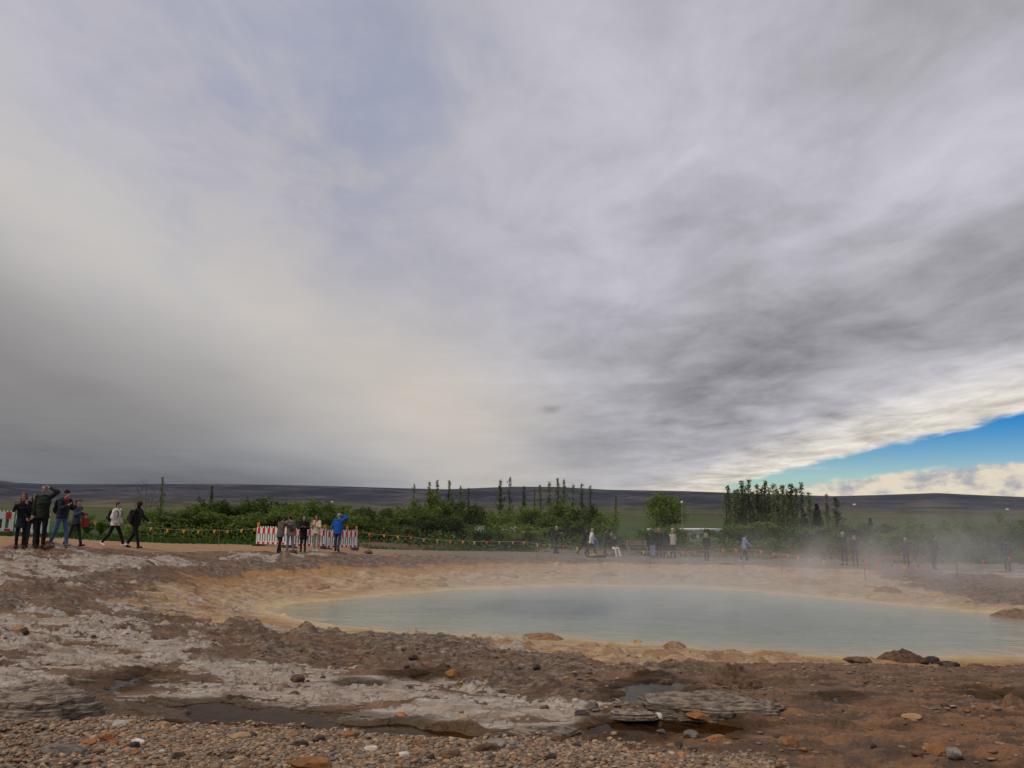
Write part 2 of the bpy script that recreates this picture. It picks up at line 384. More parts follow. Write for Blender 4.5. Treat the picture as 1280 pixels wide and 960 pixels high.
def ground(x, y, detail=True):
    x = np.asarray(x, float); y = np.asarray(y, float)
    rr = np.hypot(x, y)
    z = zb(x, y)
    sc_ = np.clip(rr / 14.0, 0.35, 1.6)                    # features grow a little with distance: far details are not resolved
    wx = x + (fbm(x * .9, y * .9, 6, 31, .62) - .5) * 2.2 * sc_; wy = y + (fbm(x * .9, y * .9, 6, 47, .62) - .5) * 1.7 * sc_
    m = {}
    dp = sdist(x + (fbm(x * .8, y * .8, 4, 3) - .5) * .9, y + (fbm(x * .8, y * .8, 4, 5) - .5) * .9, POOL)
    soft = .22 * sc_
    sh = sst(vmax(SHEETS, wx, wy), -soft, soft); ro = sst(vmax(ROUGH, wx, wy), -soft, soft)
    br = sst(fbm(x * .8 + 40, y * 1.9, 6, 301, .6), .555, .60); ex = sst(fbm(x * .75 + 9, y * 1.8 + 4, 6, 311, .6), .565, .60)
    nearl = sst(-x, -1.5, -.4) * sst(rr, 4, 6) * (1 - sst(rr, 26, 32))
    sh = np.maximum(sh * (1 - .85 * br), ex * .9 * nearl * (1 - ro * .6))
    cr = sst(vmax(CREAM, wx, wy), -soft * 1.6, soft * 1.6); gd = sst(vmax(GOLD, wx, wy), -soft * 2, soft * 2)
    ru = sst(vmax(RUST, wx, wy), -soft * 2, soft * 2); gv = sst(sdist(wx * .4 + x * .6, wy * .4 + y * .6, GRAVEL), -.12, .12)
    pa = sst(sdist(wx * .3 + x * .7, wy * .3 + y * .7, PATH), -.25, .25)
    back = sst(rr, 40, 44)
    # sinter terraces
    n1 = fbm(x * .5 + 3, y * 1.1 + 8, 7, 11, .60)
    st = 0.040 / 0.40
    q = n1 / st; fq = np.floor(q); ter = (fq + sst(q - fq, .74, .97)) * st
    amp = .40 * np.clip(rr / 9, .6, 1.5)
    z = z + (ter - .5) * amp * (sh * .85 + .35 * (1 - sh) * (1 - gv) * (1 - pa) * (1 - cr * .7) * (1 - back)) * sst(rr, 3, 6)
    px_, py_ = x + (fbm(x * 1.1, y * 1.1, 6, 131, .62) - .5) * 1.5, y + (fbm(x * 1.1, y * 1.1, 6, 137, .62) - .5) * .7
    h1, t1, g1 = plates(px_, py_, 2.3, .62, 200); h2_, t2_, g2 = plates(px_ * 1.0 + 7, py_, 1.1, .33, 220)
    pw_ = (sh + .30 * (1 - sh) * (1 - cr * .8) * (1 - gv)) * (1 - pa) * (1 - back) * sst(rr, 3, 6) * np.clip(rr / 9, .7, 1.4)
    ck1, ck2 = 1 - sst(g1, .0, .07), 1 - sst(g2, .0, .10)
    z = z + pw_ * ((h1 - .5) * .055 + t1 * .075 - ck1 * .022 + (h2_ - .5) * .024 + t2_ * .03 - ck2 * .006 + (fbm(x * 2.2, y * 9, 4, 190, .55) - .5) * .028)
    crack = np.maximum(ck1, ck2 * .5)
    # crusty rims that follow the shore
    qd = -dp / .55 + (fbm(x * 1.3, y * 1.3, 5, 160, .6) - .5) * 3.2; fd_ = np.floor(qd)
    z = z + np.where(dp < 0, 1, 0) * cr * sst(-dp, .15, .8) * ((fd_ + sst(qd - fd_, .66, .97) - qd) * .075 + (fbm(x * 4, y * 5, 4, 166, .62) - .5) * .10 * sst(-dp, .8, 3))
    # knobby tufa
    s1 = 2.4 / sc_ ** .5
    kb = 1 - np.abs(2 * fbm(x * s1 * .6, y * s1 * 1.1, 5, 71, .62) - 1)
    kb2 = fbm(x * s1 * 3, y * s1 * 4.5, 4, 77, .6)
    patch = sst(fbm(x * .9, y * .9, 3, 90), .34, .56)
    z = z + ro * patch * (kb ** 2 * .13 + (kb2 - .45) * .09) * np.clip(sc_, .5, 1.15)
    # general unevenness, hummocks in the cream bank
    hm = sst(fbm(x * .9, y * 1.2, 4, 23), .60, .78) * (1 - pa)
    z = z + hm * cr * .16 * np.clip(np.abs(dp) / 1.2, 0, 1) + (fbm(x * 1.6, y * 2.2, 5, 5, .6) - .5) * .07 * (1 - sh * .6) * (1 - gv * .6) * (1 - back) * (1 - pa * .7)
    z = z + (fbm(x * 9, y * 12, 3, 15, .6) - .5) * .018 * (1 - back) * (1 - sh * .7)
    rg = 1 - np.abs(2 * fbm(x * 1.5, y * 4.2, 5, 18, .66) - 1)
    z = z + ((rg ** 3 - .4) * .055 + (fbm(x * 6, y * 16, 4, 28, .65) - .5) * .035) * (1 - sh * .8) * (1 - gv) * (1 - back) * (1 - pa) * (1 - cr * .6) * sst(rr, 3, 6)
    # the spring's basin
    bedz = ZW - .02 - .10 * np.clip(dp, 0, 4) - 1.9 * np.exp(-(((x - 1.3 + (fbm(x * .5, y * .5, 3, 401) - .5) * 2) ** 2 / 5.5) ** 1.5 + ((y - 27.2) ** 2 / 3.6) ** 1.5))
    z = np.where(dp > 0, np.minimum(z, bedz), np.maximum(z, ZW + .012 + .05 * np.clip(-dp, 0, 1) + .03 * np.clip(-dp - 1, 0, 2)))
    shore = np.exp(-np.abs(dp) / 1.0)
    wet = np.zeros_like(z); pw = np.full(z.shape, -9.0)
    for pg, lv in zip(PUD, PLEV):
        k = (np.abs(x - pg[:, 0].mean()) < 6) & (np.abs(y - pg[:, 1].mean()) < 6)
        if not k.any(): continue
        s = sdist(x[k] + (fbm(x[k] * 2.2, y[k] * 2.2, 4, 61) - .5) * .55, y[k] + (fbm(x[k] * 2.2, y[k] * 2.2, 4, 63) - .5) * .55, pg)
        LV = plev(lv, x[k], y[k]); wq = sst(s, -.16, .12); tgt = LV + .03 - .07 * sst(s, -.02, .25) + (kb2[k] - .5) * .05
        zz = z[k]; zz = np.where(s > -.5, np.maximum(zz, LV + .012 - .2 * sst(s, -.12, .05)), zz)
        z[k] = zz * (1 - wq) + tgt * wq
        wet[k] = np.maximum(wet[k], sst(s, -.38, -.02))
    sh = sh * (1 - crack * .75)
    m.update(sheet=sh, rough=ro * patch, cream=cr, gold=gd, rust=ru, gravel=gv, path=pa, shore=shore, wet=wet, dp=dp, level=fq % 3 / 2.0)
    return z, m
def gz(x, y): return float(ground(np.array([x]), np.array([y]))[0][0])

NA, NR = 900, 700
th = np.linspace(R(-50), R(50), NA); rr_ = np.geomspace(2.3, 80, NR)
TH, RR = np.meshgrid(th, rr_)
GX, GY = RR * np.sin(TH), RR * np.cos(TH)
GZ, GM = ground(GX.ravel(), GY.ravel())
GZ = np.where(RR.ravel() > 76, GZ - (RR.ravel() - 76) * .3, GZ)
idx = np.arange(NA * NR).reshape(NR, NA)
gf = np.stack([idx[:-1, :-1].ravel(), idx[:-1, 1:].ravel(), idx[1:, 1:].ravel(), idx[1:, :-1].ravel()], 1)

mg = bpy.data.materials.new('sinter_ground'); mg.use_nodes = True; S.t = mg.node_tree; S.t.nodes.clear()
o_ = N('ShaderNodeOutputMaterial'); p_ = N('ShaderNodeBsdfPrincipled'); L(p_.outputs[0], o_.inputs[0])
pos = N('ShaderNodeNewGeometry').outputs['Position']
mpg = N('ShaderNodeMapping'); mpg.inputs['Scale'].default_value = (1, 2.0, 3); L(pos, mpg.inputs['Vector'])
n_a = noise(pos, 0.9, 5, 0.62); n_b = noise(mpg.outputs[0], 4.5, 5, 0.68); n_c = noise(mpg.outputs[0], 26.0, 3, 0.68); n_d = noise(mpg.outputs[0], 1.5, 5, 0.66, 0.5)
n_e = noise(pos, 95.0, 2, 0.6)
jit = (n_d - 0.5) * 0.9 + (n_b - 0.5) * 1.3 + (n_c - 0.5) * 0.6
a_ = {k: attr(k) for k in ('sheet', 'rough', 'cream', 'gold', 'rust', 'gravel', 'path', 'shore', 'wet', 'back', 'soil', 'level')}
def th_(a, w=0.22): return (a + jit).ss(0.5 - w, 0.5 + w)
mud = mixc(n_d.ss(0.35, 0.65), lin(92, 70, 54), lin(134, 105, 80))
mud = mixc(n_a.ss(0.5, 0.62) * 0.6, mud, lin(112, 84, 60))
mud = mixc(n_b.ss(0.56, 0.70) * 0.5, mud, lin(148, 130, 112))
rust = mixc(n_d.ss(0.4, 0.6), lin(94, 73, 57), lin(140, 102, 70))
c = mixc(th_(a_['rust'], .35), mud, rust)
cream = mixc(n_d.ss(0.36, 0.66), lin(152, 120, 88), lin(194, 166, 130))
cream = mixc((n_b * 0.5 + n_a * 0.5).ss(0.54, 0.62) * 0.6, cream, lin(142, 106, 70))
c = mixc(th_(a_['cream'], .3), c, cream)
gold = mixc(n_b.ss(0.4, 0.62), lin(182, 134, 74), lin(138, 98, 60))
c = mixc(th_(a_['gold'], .4) * 0.75, c, gold)
rgh = mixc(n_b.ss(0.38, 0.64), lin(84, 66, 52), lin(142, 122, 102))
c = mixc(th_(a_['rough'], .25) * 0.92, c, rgh)
sheet = mixc(n_b.ss(0.3, 0.7), lin(142, 130, 118), lin(184, 172, 159))
sheet = mixc(n_d.ss(0.53, 0.63) * 0.75, sheet, lin(116, 96, 80))
sheet = mixc(a_['level'] * 0.30, sheet, lin(158, 132, 106))
vo = N('ShaderNodeTexVoronoi', feature='DISTANCE_TO_EDGE'); vm = N('ShaderNodeMapping'); vm.inputs['Scale'].default_value = (1.0, 2.8, 1.0)
dsp = N('ShaderNodeVectorMath', operation='MULTIPLY_ADD'); L(noise(pos, 1.6, 5, .65, 0, True), dsp.inputs[0]); dsp.inputs[1].default_value = (1.1, .8, .0); L(pos, dsp.inputs[2])
L(dsp.outputs[0], vm.inputs['Vector']); L(vm.outputs[0], vo.inputs['Vector']); vo.inputs['Scale'].default_value = 1.5
crk = S(vo.outputs['Distance']).ss(0.035, 0.006) * n_b.ss(0.38, 0.54)
shm = th_(a_['sheet'], .18)
c = mixc(shm * (1.0 - crk * 0.6), c, sheet)
grv = mixc(n_c.ss(0.35, 0.65), lin(92, 76, 62), lin(160, 138, 114))
c = mixc(th_(a_['gravel'], .2), c, grv)
shr = mixc(n_b.ss(0.4, 0.6), lin(214, 194, 152), lin(208, 186, 130))
c = mixc((a_['shore'] * 1.25 - 0.35 + jit * 0.3).cl() * 0.85, c, shr)
c = mixc((a_['wet'] * 0.85).cl(), c, mixc(n_d.ss(.35, .6), lin(56, 43, 26), lin(80, 59, 38)))
lawn = mixc(n_d.ss(0.35, 0.65), lin(48, 76, 30), lin(72, 98, 42))
lawn = mixc(a_['soil'], lawn, mixc(n_b.ss(.4, .6), lin(84, 58, 44), lin(120, 84, 62)))
c = mixc((a_['back'] + (n_b - .5) * .3).ss(.4, .6), c, lawn)
pth = mixc(n_b.ss(.3, .7), lin(150, 112, 76), lin(172, 134, 96))
sx_ = N('ShaderNodeSeparateXYZ'); L(pos, sx_.inputs[0])
pth = mixc(S(sx_.outputs[0]).ss(-11, -1), pth, mixc(n_b.ss(.3, .7), lin(104, 92, 82), lin(128, 114, 100)))
c = mixc(th_(a_['path'], .2), c, pth)
c = scalec(c, ((n_c - 0.5) * 1.0 + (n_b - 0.5) * 0.4 + (n_e - 0.5) * 0.6) * (1.0 - a_['sheet'] * 0.45) + 1.0)
L(c, p_.inputs['Base Color'])
damp = (n_a.ss(0.42, 0.60) * 0.55 + a_['wet'] * 0.4).cl()
L(0.92 - damp * 0.48, p_.inputs['Roughness']); L(0.35 - a_['wet'].cl() * 0.30, p_.inputs['Specular IOR Level'])
bp = N('ShaderNodeBump'); bp.inputs['Strength'].default_value = 0.8; bp.inputs['Distance'].default_value = 0.055
L((n_c * 0.6 + n_b * 0.5 + n_e * 0.35) * (1.0 - shm * 0.55) - crk * shm * 0.45 + shm * 0.35, bp.inputs['Height']); L(bp.outputs[0], p_.inputs['Normal'])

gm = mesh('ground', np.c_[GX.ravel(), GY.ravel(), GZ], gf, mg, smooth=True)
for k in ('sheet', 'rough', 'cream', 'gold', 'rust', 'gravel', 'path', 'shore', 'wet', 'level'): addattr(gm, k, GM[k])
# beyond the path: lawn and turned soil
x_, y_ = GX.ravel(), GY.ravel()
LAWN = np.array([onz(px, py, z)[:2] for px, py, z in [(-300, 668, .5), (0, 672, .4), (130, 677.5, .15), (280, 681.5, -.2), (400, 684.5, -.35), (480, 686.5, -.5), (640, 688.5, -.9), (740, 691, -1.0), (900, 697.5, -1.05), (1100, 704.5, -1.05), (1700, 712, -1.05)]] + [(90, 90), (-120, 90)])
bk = sst(sdist(x_, y_, LAWN), -.15, .15)
SOIL = [np.array([onz(px, py, z)[:2] for px, py, z in q]) for q in (
    [(440, 679, -.4), (480, 672, -.5), (560, 676, -.7), (600, 683, -.85), (520, 688, -.7), (450, 685, -.45)],
    [(790, 694, -1.1), (850, 686, -1.1), (1000, 690, -1.1), (1100, 694, -1.1), (1200, 700, -1.1), (1100, 705, -1.1), (930, 699, -1.1)],
    [(660, 690, -1), (700, 684, -1), (790, 686, -1), (800, 694, -1), (720, 691, -1)])]
so = sst(vmax(SOIL, x_ + (fbm(x_ * .7, y_ * .7, 3, 8) - .5) * 1.5, y_ + (fbm(x_ * .7, y_ * .7, 3, 9) - .5) * 2), -.4, .4)
addattr(gm, 'back', bk); addattr(gm, 'soil', so)
GZ2 = GZ + so * bk * (.15 + .5 * fbm(x_ * .8, y_ * .8, 5, 41, .6)) * .55
co = np.c_[x_, y_, GZ2].astype(np.float32); gm.vertices.foreach_set('co', co.ravel()); gm.update()
gro = obj('ground', gm); tag(gro, kind='structure')
def gzb(x, y):                                             # ground with soil heaps, looked up on the grid
    r = math.hypot(x, y); t = math.atan2(x, y)
    i = int(np.clip(np.searchsorted(rr_, r), 1, NR - 1)); j = int(np.clip(np.searchsorted(th, t), 1, NA - 1))
    return float(GZ2[i * NA + j])

# ------------------------------------------------------------------ water
def water_mat(name, pool, ior=1.22):
    m = bpy.data.materials.new(name); m.use_nodes = True; S.t = m.node_tree; S.t.nodes.clear()
    o = N('ShaderNodeOutputMaterial'); ps = N('ShaderNodeNewGeometry').outputs['Position']
    b = N('ShaderNodeBump'); b.inputs['Distance'].default_value = 0.02
    if pool:
        p = N('ShaderNodeBsdfPrincipled'); L(p.outputs[0], o.inputs[0])
        d = attr('depth'); j = (noise(ps, 1.2, 5, .6) - .5)
        f = (d + j * 0.25)
        c = mixc(f.ss(0.0, 0.20), lin(160, 144, 108), lin(122, 130, 112))
        c = mixc(f.ss(0.2, 0.55), c, lin(92, 108, 103))
        c = mixc(f.ss(0.55, 1.35), c, lin(52, 76, 82))
        mq = N('ShaderNodeMapping'); mq.inputs['Scale'].default_value = (.5, 1.4, 1); L(ps, mq.inputs['Vector'])
        c = scalec(c, (noise(mq.outputs[0], 1.1, 6, .65, .6) - .5) * .9 + 1.0)
        L(c, p.inputs['Base Color']); p.inputs['Roughness'].default_value = 0.10; p.inputs['IOR'].default_value = 1.33
        b.inputs['Strength'].default_value = 0.9
        mp = N('ShaderNodeMapping'); mp.inputs['Scale'].default_value = (1, 1.6, 1); L(ps, mp.inputs['Vector'])
        L(noise(mp.outputs[0], 5.0, 4, .6) + noise(mp.outputs[0], 1.1, 3, .5) * 3.0, b.inputs['Height']); L(b.outputs[0], p.inputs['Normal'])
    else:
        tr = N('ShaderNodeBsdfTransparent'); tr.inputs[0].default_value = (.62, .50, .32, 1)
        g = N('ShaderNodeBsdfGlossy'); g.inputs['Roughness'].default_value = 0.05
        b.inputs['Strength'].default_value = 0.12; L(noise(ps, 9.0, 3, .5), b.inputs['Height']); L(b.outputs[0], g.inputs['Normal'])
        fr = N('ShaderNodeFresnel'); fr.inputs['IOR'].default_value = ior
        mx = N('ShaderNodeMixShader'); L(fr.outputs[0], mx.inputs[0]); L(tr.outputs[0], mx.inputs[1]); L(g.outputs[0], mx.inputs[2]); L(mx.outputs[0], o.inputs[0])
    return m
xs = np.arange(-9.5, 20.5, .22); ys = np.arange(16, 35.5, .22)
WX, WY = np.meshgrid(xs, ys); gzw, gmw = ground(WX.ravel(), WY.ravel())
ii = np.arange(WX.size).reshape(WX.shape)
wf = np.stack([ii[:-1, :-1].ravel(), ii[:-1, 1:].ravel(), ii[1:, 1:].ravel(), ii[1:, :-1].ravel()], 1)
keep = (gmw['dp'] > -.8)[wf].any(1)
used, inv = np.unique(wf[keep], return_inverse=True)
wm = mesh('hot_spring_water', np.c_[WX.ravel(), WY.ravel(), np.full(WX.size, ZW)][used], inv.reshape(-1, 4), water_mat('milky_spring_water', True), True)
addattr(wm, 'depth', np.clip(ZW - gzw[used], 0, 3))
tag(obj('hot_spring_water', wm), kind='structure')
pm = water_mat('puddle_water', False); pm2 = water_mat('dark_channel_water', False, 1.05)
for pg, lv in zip(PUD, PLEV):
    c0 = pg.mean(0); st = .06
    X, Y = np.meshgrid(np.arange(pg[:, 0].min() - .5, pg[:, 0].max() + .5, st), np.arange(pg[:, 1].min() - .5, pg[:, 1].max() + .5, st))
    s = sdist(X.ravel(), Y.ravel(), pg) > -.42
    ii = np.arange(X.size).reshape(X.shape)
    wf = np.stack([ii[:-1, :-1].ravel(), ii[:-1, 1:].ravel(), ii[1:, 1:].ravel(), ii[1:, :-1].ravel()], 1)
    LV = plev(lv, X.ravel(), Y.ravel())
    k = s[wf].all(1) & ((ground(X.ravel(), Y.ravel())[0] < LV + .01)[wf].any(1))
    if not k.any(): continue
    used, inv = np.unique(wf[k], return_inverse=True)
    tag(obj('puddle', mesh('puddle', np.c_[X.ravel(), Y.ravel(), LV][used], inv.reshape(-1, 4), pm2 if pg is PUD[0] or pg is PUD[2] else pm, True)), kind='structure')

# ------------------------------------------------------------------ the valley and the hills
SKYL = [(-300, 602), (0, 600), (18, 603), (60, 605), (200, 605), (300, 605), (400, 607), (500, 610), (560, 611.5), (640, 608), (700, 608.5), (760, 612), (850, 613.5), (950, 617), (1040, 620), (1100, 618.5), (1170, 616), (1220, 618.5), (1280, 621), (1600, 624)]
sk = np.array([azel(*p) for p in SKYL])
def far(x, y):
    r = np.hypot(x, y); a = np.degrees(np.arctan2(x, y))
    v = np.interp(r, [70, 90, 115, 160, 500, 1500, 3000], [-1.25, -2.2, -3.4, -5, -10, -19, -20])
    v = v - np.interp(r, [70, 200], [0, 1]) * 0
    top = np.interp(a, sk[:, 0], np.tan(np.radians(sk[:, 1]))) * 11000
    t = np.clip((r - 2600) / 8400, 0, 1); prof = t ** 1.35
    rel = (fbm(x / 900, y / 900, 5, 101) - .5) * 2
    hgt = v + (top + 20) * prof + rel * 70 * np.sin(np.pi * np.clip(t, 0, 1)) ** .8 * np.clip(t * 2, 0, 1)
    hgt = hgt + (fbm(x / 160, y / 160, 4, 105) - .5) * np.interp(r, [70, 150, 600, 3000], [0, .6, 2.5, 9]) * (1 - t)
    return hgt
NA2, NR2 = 520, 330
t2 = np.linspace(R(-56), R(56), NA2); r2 = np.geomspace(72, 11000, NR2)
T2, Q2 = np.meshgrid(t2, r2); FX, FY = (Q2 * np.sin(T2)).ravel(), (Q2 * np.cos(T2)).ravel()
FZ = far(FX, FY)
FX = np.r_[FX, 30000 * np.sin(t2)]; FY = np.r_[FY, 30000 * np.cos(t2)]; FZ = np.r_[FZ, np.full(NA2, -500.)]
ii = np.arange(NA2 * (NR2 + 1)).reshape(NR2 + 1, NA2)
ff = np.stack([ii[:-1, :-1].ravel(), ii[:-1, 1:].ravel(), ii[1:, 1:].ravel(), ii[1:, :-1].ravel()], 1)
mh = bpy.data.materials.new('meadow_and_heath'); mh.use_nodes = True; S.t = mh.node_tree; S.t.nodes.clear()
o_ = N('ShaderNodeOutputMaterial'); p_ = N('ShaderNodeBsdfPrincipled'); L(p_.outputs[0], o_.inputs[0]); p_.inputs['Roughness'].default_value = .95; p_.inputs['Specular IOR Level'].default_value = .1
ps = N('ShaderNodeNewGeometry').outputs['Position']
k4 = noise(ps, .0022, 5, .65)
k1 = noise(ps, .004, 6, .6); k2 = noise(ps, .0011, 6, .62); k3 = noise(ps, .05, 5, .6)
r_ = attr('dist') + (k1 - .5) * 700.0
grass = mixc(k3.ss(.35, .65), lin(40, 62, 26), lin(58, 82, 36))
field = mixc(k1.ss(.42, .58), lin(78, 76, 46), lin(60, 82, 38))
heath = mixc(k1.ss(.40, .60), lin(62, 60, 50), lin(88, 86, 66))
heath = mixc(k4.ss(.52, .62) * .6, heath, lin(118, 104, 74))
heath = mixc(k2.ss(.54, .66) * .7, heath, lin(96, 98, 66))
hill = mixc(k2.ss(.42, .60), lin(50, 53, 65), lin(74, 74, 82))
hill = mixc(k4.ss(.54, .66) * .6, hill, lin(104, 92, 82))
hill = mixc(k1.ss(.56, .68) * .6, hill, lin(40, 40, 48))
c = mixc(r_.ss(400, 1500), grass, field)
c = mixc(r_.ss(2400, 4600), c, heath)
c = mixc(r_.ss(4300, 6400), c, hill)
L(c, p_.inputs['Base Color'])
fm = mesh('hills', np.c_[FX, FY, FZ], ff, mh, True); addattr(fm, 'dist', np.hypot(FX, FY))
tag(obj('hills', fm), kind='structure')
# the same plain behind and beside the camera
ta = np.linspace(R(49.5), R(310.5), 90); ra = np.r_[0.0, np.geomspace(2.0, 11000, 40)]
A3, R3 = np.meshgrid(ta, ra); bx_, by_ = (R3 * np.sin(A3)).ravel(), (R3 * np.cos(A3)).ravel()
bz_ = np.interp(R3.ravel(), [0, 60, 200, 3000, 11000], [-.05, -.6, -3, -18, 200]) - .06
ii = np.arange(A3.size).reshape(A3.shape)
bm2 = mesh('plain', np.c_[bx_, by_, bz_], np.stack([ii[:-1, :-1].ravel(), ii[:-1, 1:].ravel(), ii[1:, 1:].ravel(), ii[1:, :-1].ravel()], 1), mh, True); addattr(bm2, 'dist', R3.ravel() + 900)
tag(obj('plain', bm2), kind='structure')

# ------------------------------------------------------------------ steam over the spring
ms = bpy.data.materials.new('steam'); ms.use_nodes = True; S.t = ms.node_tree; S.t.nodes.clear()
o_ = N('ShaderNodeOutputMaterial'); pv = N('ShaderNodeVolumePrincipled'); L(pv.outputs[0], o_.inputs['Volume'])
pv.inputs['Color'].default_value = (.97, .97, .97, 1); pv.inputs['Anisotropy'].default_value = .15
ps = N('ShaderNodeNewGeometry').outputs['Position']
q = N('ShaderNodeSeparateXYZ'); L(ps, q.inputs[0]); X_, Y_, Z_ = (S(q.outputs[i]) for i in range(3))
wn = noise(ps, .34, 3, .6, .8)
mp = N('ShaderNodeMapping'); mp.inputs['Scale'].default_value = (1, 1, .75); mp.inputs['Rotation'].default_value = (0, R(-28), 0); L(ps, mp.inputs['Vector'])
wd = noise(mp.outputs[0], .62, 4, .62, .5)
hz_ = Z_ - ZW
def gauss(v, c_, s_): t = (v - c_) / s_; return (t * t * -1.0).op('EXPONENT')
low = (hz_ * -1.5).op('EXPONENT') * gauss(X_, 6.5, 8.0) * gauss(Y_, 29.0, 6.0) * (wd.ss(.34, .66) * .9 + .25) * 0.25
drift = gauss(X_ - hz_ * 1.2, 17.0, 6.0) * gauss(Y_, 35.0, 5.0) * hz_.ss(4.6, .6) * wd.ss(.36, .72) * 0.17
rim_ = gauss(X_ - hz_ * .9, 8.0, 8.5) * gauss(Y_, 35.5, 3.5) * hz_.ss(3.0, .2) * wd.ss(.42, .70) * 0.10
edge_ = X_.ss(-9.5, -6) * X_.ss(29.8, 26) * Y_.ss(16.5, 19.5) * Y_.ss(45.8, 42) * hz_.ss(5.9, 4.2)
L(((low + drift + rim_) * edge_), pv.inputs['Density'])
v, f = box_vf(-10, 30, 16, 46, ZW - .6, ZW + 6)
tag(obj('steam', mesh('steam', v, f, ms)), kind='stuff', label='thin white steam drifting off the hot spring', cat='steam')

# ------------------------------------------------------------------ stones
def rock_mat(name, c1, c2, sc1=9, lay=0.0):
    m = bpy.data.materials.new(name); m.use_nodes = True; S.t = m.node_tree; S.t.nodes.clear()
    o = N('ShaderNodeOutputMaterial'); p = N('ShaderNodeBsdfPrincipled'); L(p.outputs[0], o.inputs[0])
    g = N('ShaderNodeNewGeometry').outputs['Position']
    rnd = S(N('ShaderNodeObjectInfo').outputs['Random'])
    mp = N('ShaderNodeMapping'); mp.inputs['Scale'].default_value = (1, 1, 1 + lay * 3); L(g, mp.inputs['Vector'])
    a = noise(mp.outputs[0], sc1, 5, .65); b = noise(g, sc1 * 7, 3, .65)
    c = mixc(a.ss(.36, .64), c1, c2)
    c = scalec(c, ((b - .5) * .7 + 1.0) * (rnd * .5 + .75))
    L(c, p.inputs['Base Color']); p.inputs['Roughness'].default_value = .85; p.inputs['Specular IOR Level'].default_value = .3
    bm_ = N('ShaderNodeBump'); bm_.inputs['Strength'].default_value = .8; bm_.inputs['Distance'].default_value = .02
    L(a * .6 + b * .6, bm_.inputs['Height']); L(bm_.outputs[0], p.inputs['Normal'])
    return m
RM = dict(grey=rock_mat('grey_stone', lin(92, 84, 78), lin(142, 132, 122)), dark=rock_mat('dark_stone', lin(46, 40, 38), lin(84, 72, 64)),
          brown=rock_mat('brown_stone', lin(80, 58, 44), lin(124, 94, 70)), rust=rock_mat('orange_stone', lin(126, 84, 48), lin(160, 112, 66)),
          white=rock_mat('pale_stone', lin(176, 168, 158), lin(206, 198, 188)), tan=rock_mat('tan_stone', lin(142, 112, 80), lin(176, 146, 110)),
          slab=rock_mat('layered_sinter', lin(74, 62, 52), lin(146, 131, 114), 9, 3.0), ochre=rock_mat('ochre_crust', lin(118, 90, 60), lin(166, 130, 92)))
def rock_me(seed, sub, ang=.5):
    r = random.Random(seed); b = bmesh.new(); bmesh.ops.create_icosphere(b, subdivisions=sub, radius=1)
    pl = [(Vector((r.gauss(0, 1), r.gauss(0, 1), r.gauss(0, 1))).normalized(), r.uniform(.62, .92)) for _ in range(9)]
    off = Vector((seed * 3.1, seed * 1.7, 0))
    for v in b.verts:
        p = v.co.copy()
        for n, d in pl:
            e = p.dot(n) - d
            if e > 0: p -= n * e * ang * 1.6 if ang < .62 else n * e
        p *= 1 + .16 * mnoise.noise(p * 1.6 + off) + .07 * mnoise.noise(p * 4.5 + off) + (.04 * mnoise.noise(p * 11 + off) if sub > 2 else 0)
        v.co = p
    me = bpy.data.meshes.new('stone'); b.to_mesh(me); b.free()
    mx = max(abs(c) for v in me.vertices for c in v.co)
    return me
def slab_me(seed, layers=8, k=90):
    r = random.Random(seed); V, Fc = [], []
    base = [1 + .30 * mnoise.noise(Vector((math.cos(t) * 1.5 + seed, math.sin(t) * 1.5, 0))) + .12 * mnoise.noise(Vector((math.cos(t) * 5, math.sin(t) * 5, seed))) for t in (2 * math.pi * j / k for j in range(k))]
    rings = []
    for i in range(layers):
        z0, z1 = i / layers, (i + .72) / layers
        ins = r.uniform(-.05, .05) - .20 * (i / layers) ** 2
        for z in (z0, z1): rings.append((z, ins))
    for s_ in (.9, .78, .64, .5, .36, .22, .1): rings.append((1.0 + .5 * (1 - s_ ** 1.6), s_))
    for ri, (z, ins) in enumerate(rings):
        for j in range(k):
            t = 2 * math.pi * j / k
            if ri < layers * 2: rad = base[j] * (1 + ins) + .06 * mnoise.noise(Vector((math.cos(t) * 9, math.sin(t) * 9, (ri // 2) * 3.3 + seed)))
            else: rad = base[j] * .80 * ins
            x, y = rad * math.cos(t), rad * math.sin(t)
            zz = z + .10 * mnoise.noise(Vector((x * 2.2, y * 2.2, seed))) + (.14 * mnoise.noise(Vector((x * 4 + 5, y * 8, seed))) if ri >= layers * 2 else 0)
            V.append((x, y, zz))
    for i in range(len(rings) - 1):
        for j in range(k): Fc.append((i * k + j, i * k + (j + 1) % k, (i + 1) * k + (j + 1) % k, (i + 1) * k + j))
    Fc.append(tuple((len(rings) - 1) * k + j for j in range(k)))
    return mesh('slab', V, Fc)
def mound_me(seed, nr=12, k=36):
    V = []; Fc = []
    for i in range(nr):
        q = i / (nr - 1)
        for j in range(k):
            t = 2 * math.pi * j / k; u = Vector((math.cos(t), math.sin(t), 0))
            ro_ = q * (1 + .30 * mnoise.noise(u * 1.3 + Vector((seed * 5.1, 0, 0))) + .14 * mnoise.noise(u * 4 + Vector((seed * 3.3, 2, 0))))
            x, y = ro_ * u.x, ro_ * u.y
            hgt = (1 - q ** 2.2) + .35 * (1 - q * .5) * mnoise.noise(Vector((x * 2.2, y * 2.2, seed))) + .22 * mnoise.noise(Vector((x * 5, y * 7, seed))) + .10 * mnoise.noise(Vector((x * 13, y * 13, seed)))
            V.append((x, y, hgt if i < nr - 1 else -.6))
    for i in range(nr - 1):
        for j in range(k): Fc.append((i * k + j, (i + 1) * k + j, (i + 1) * k + (j + 1) % k, i * k + (j + 1) % k))
    Fc.append(tuple(range(k)))
    return mesh('mound', V, Fc, None, True)
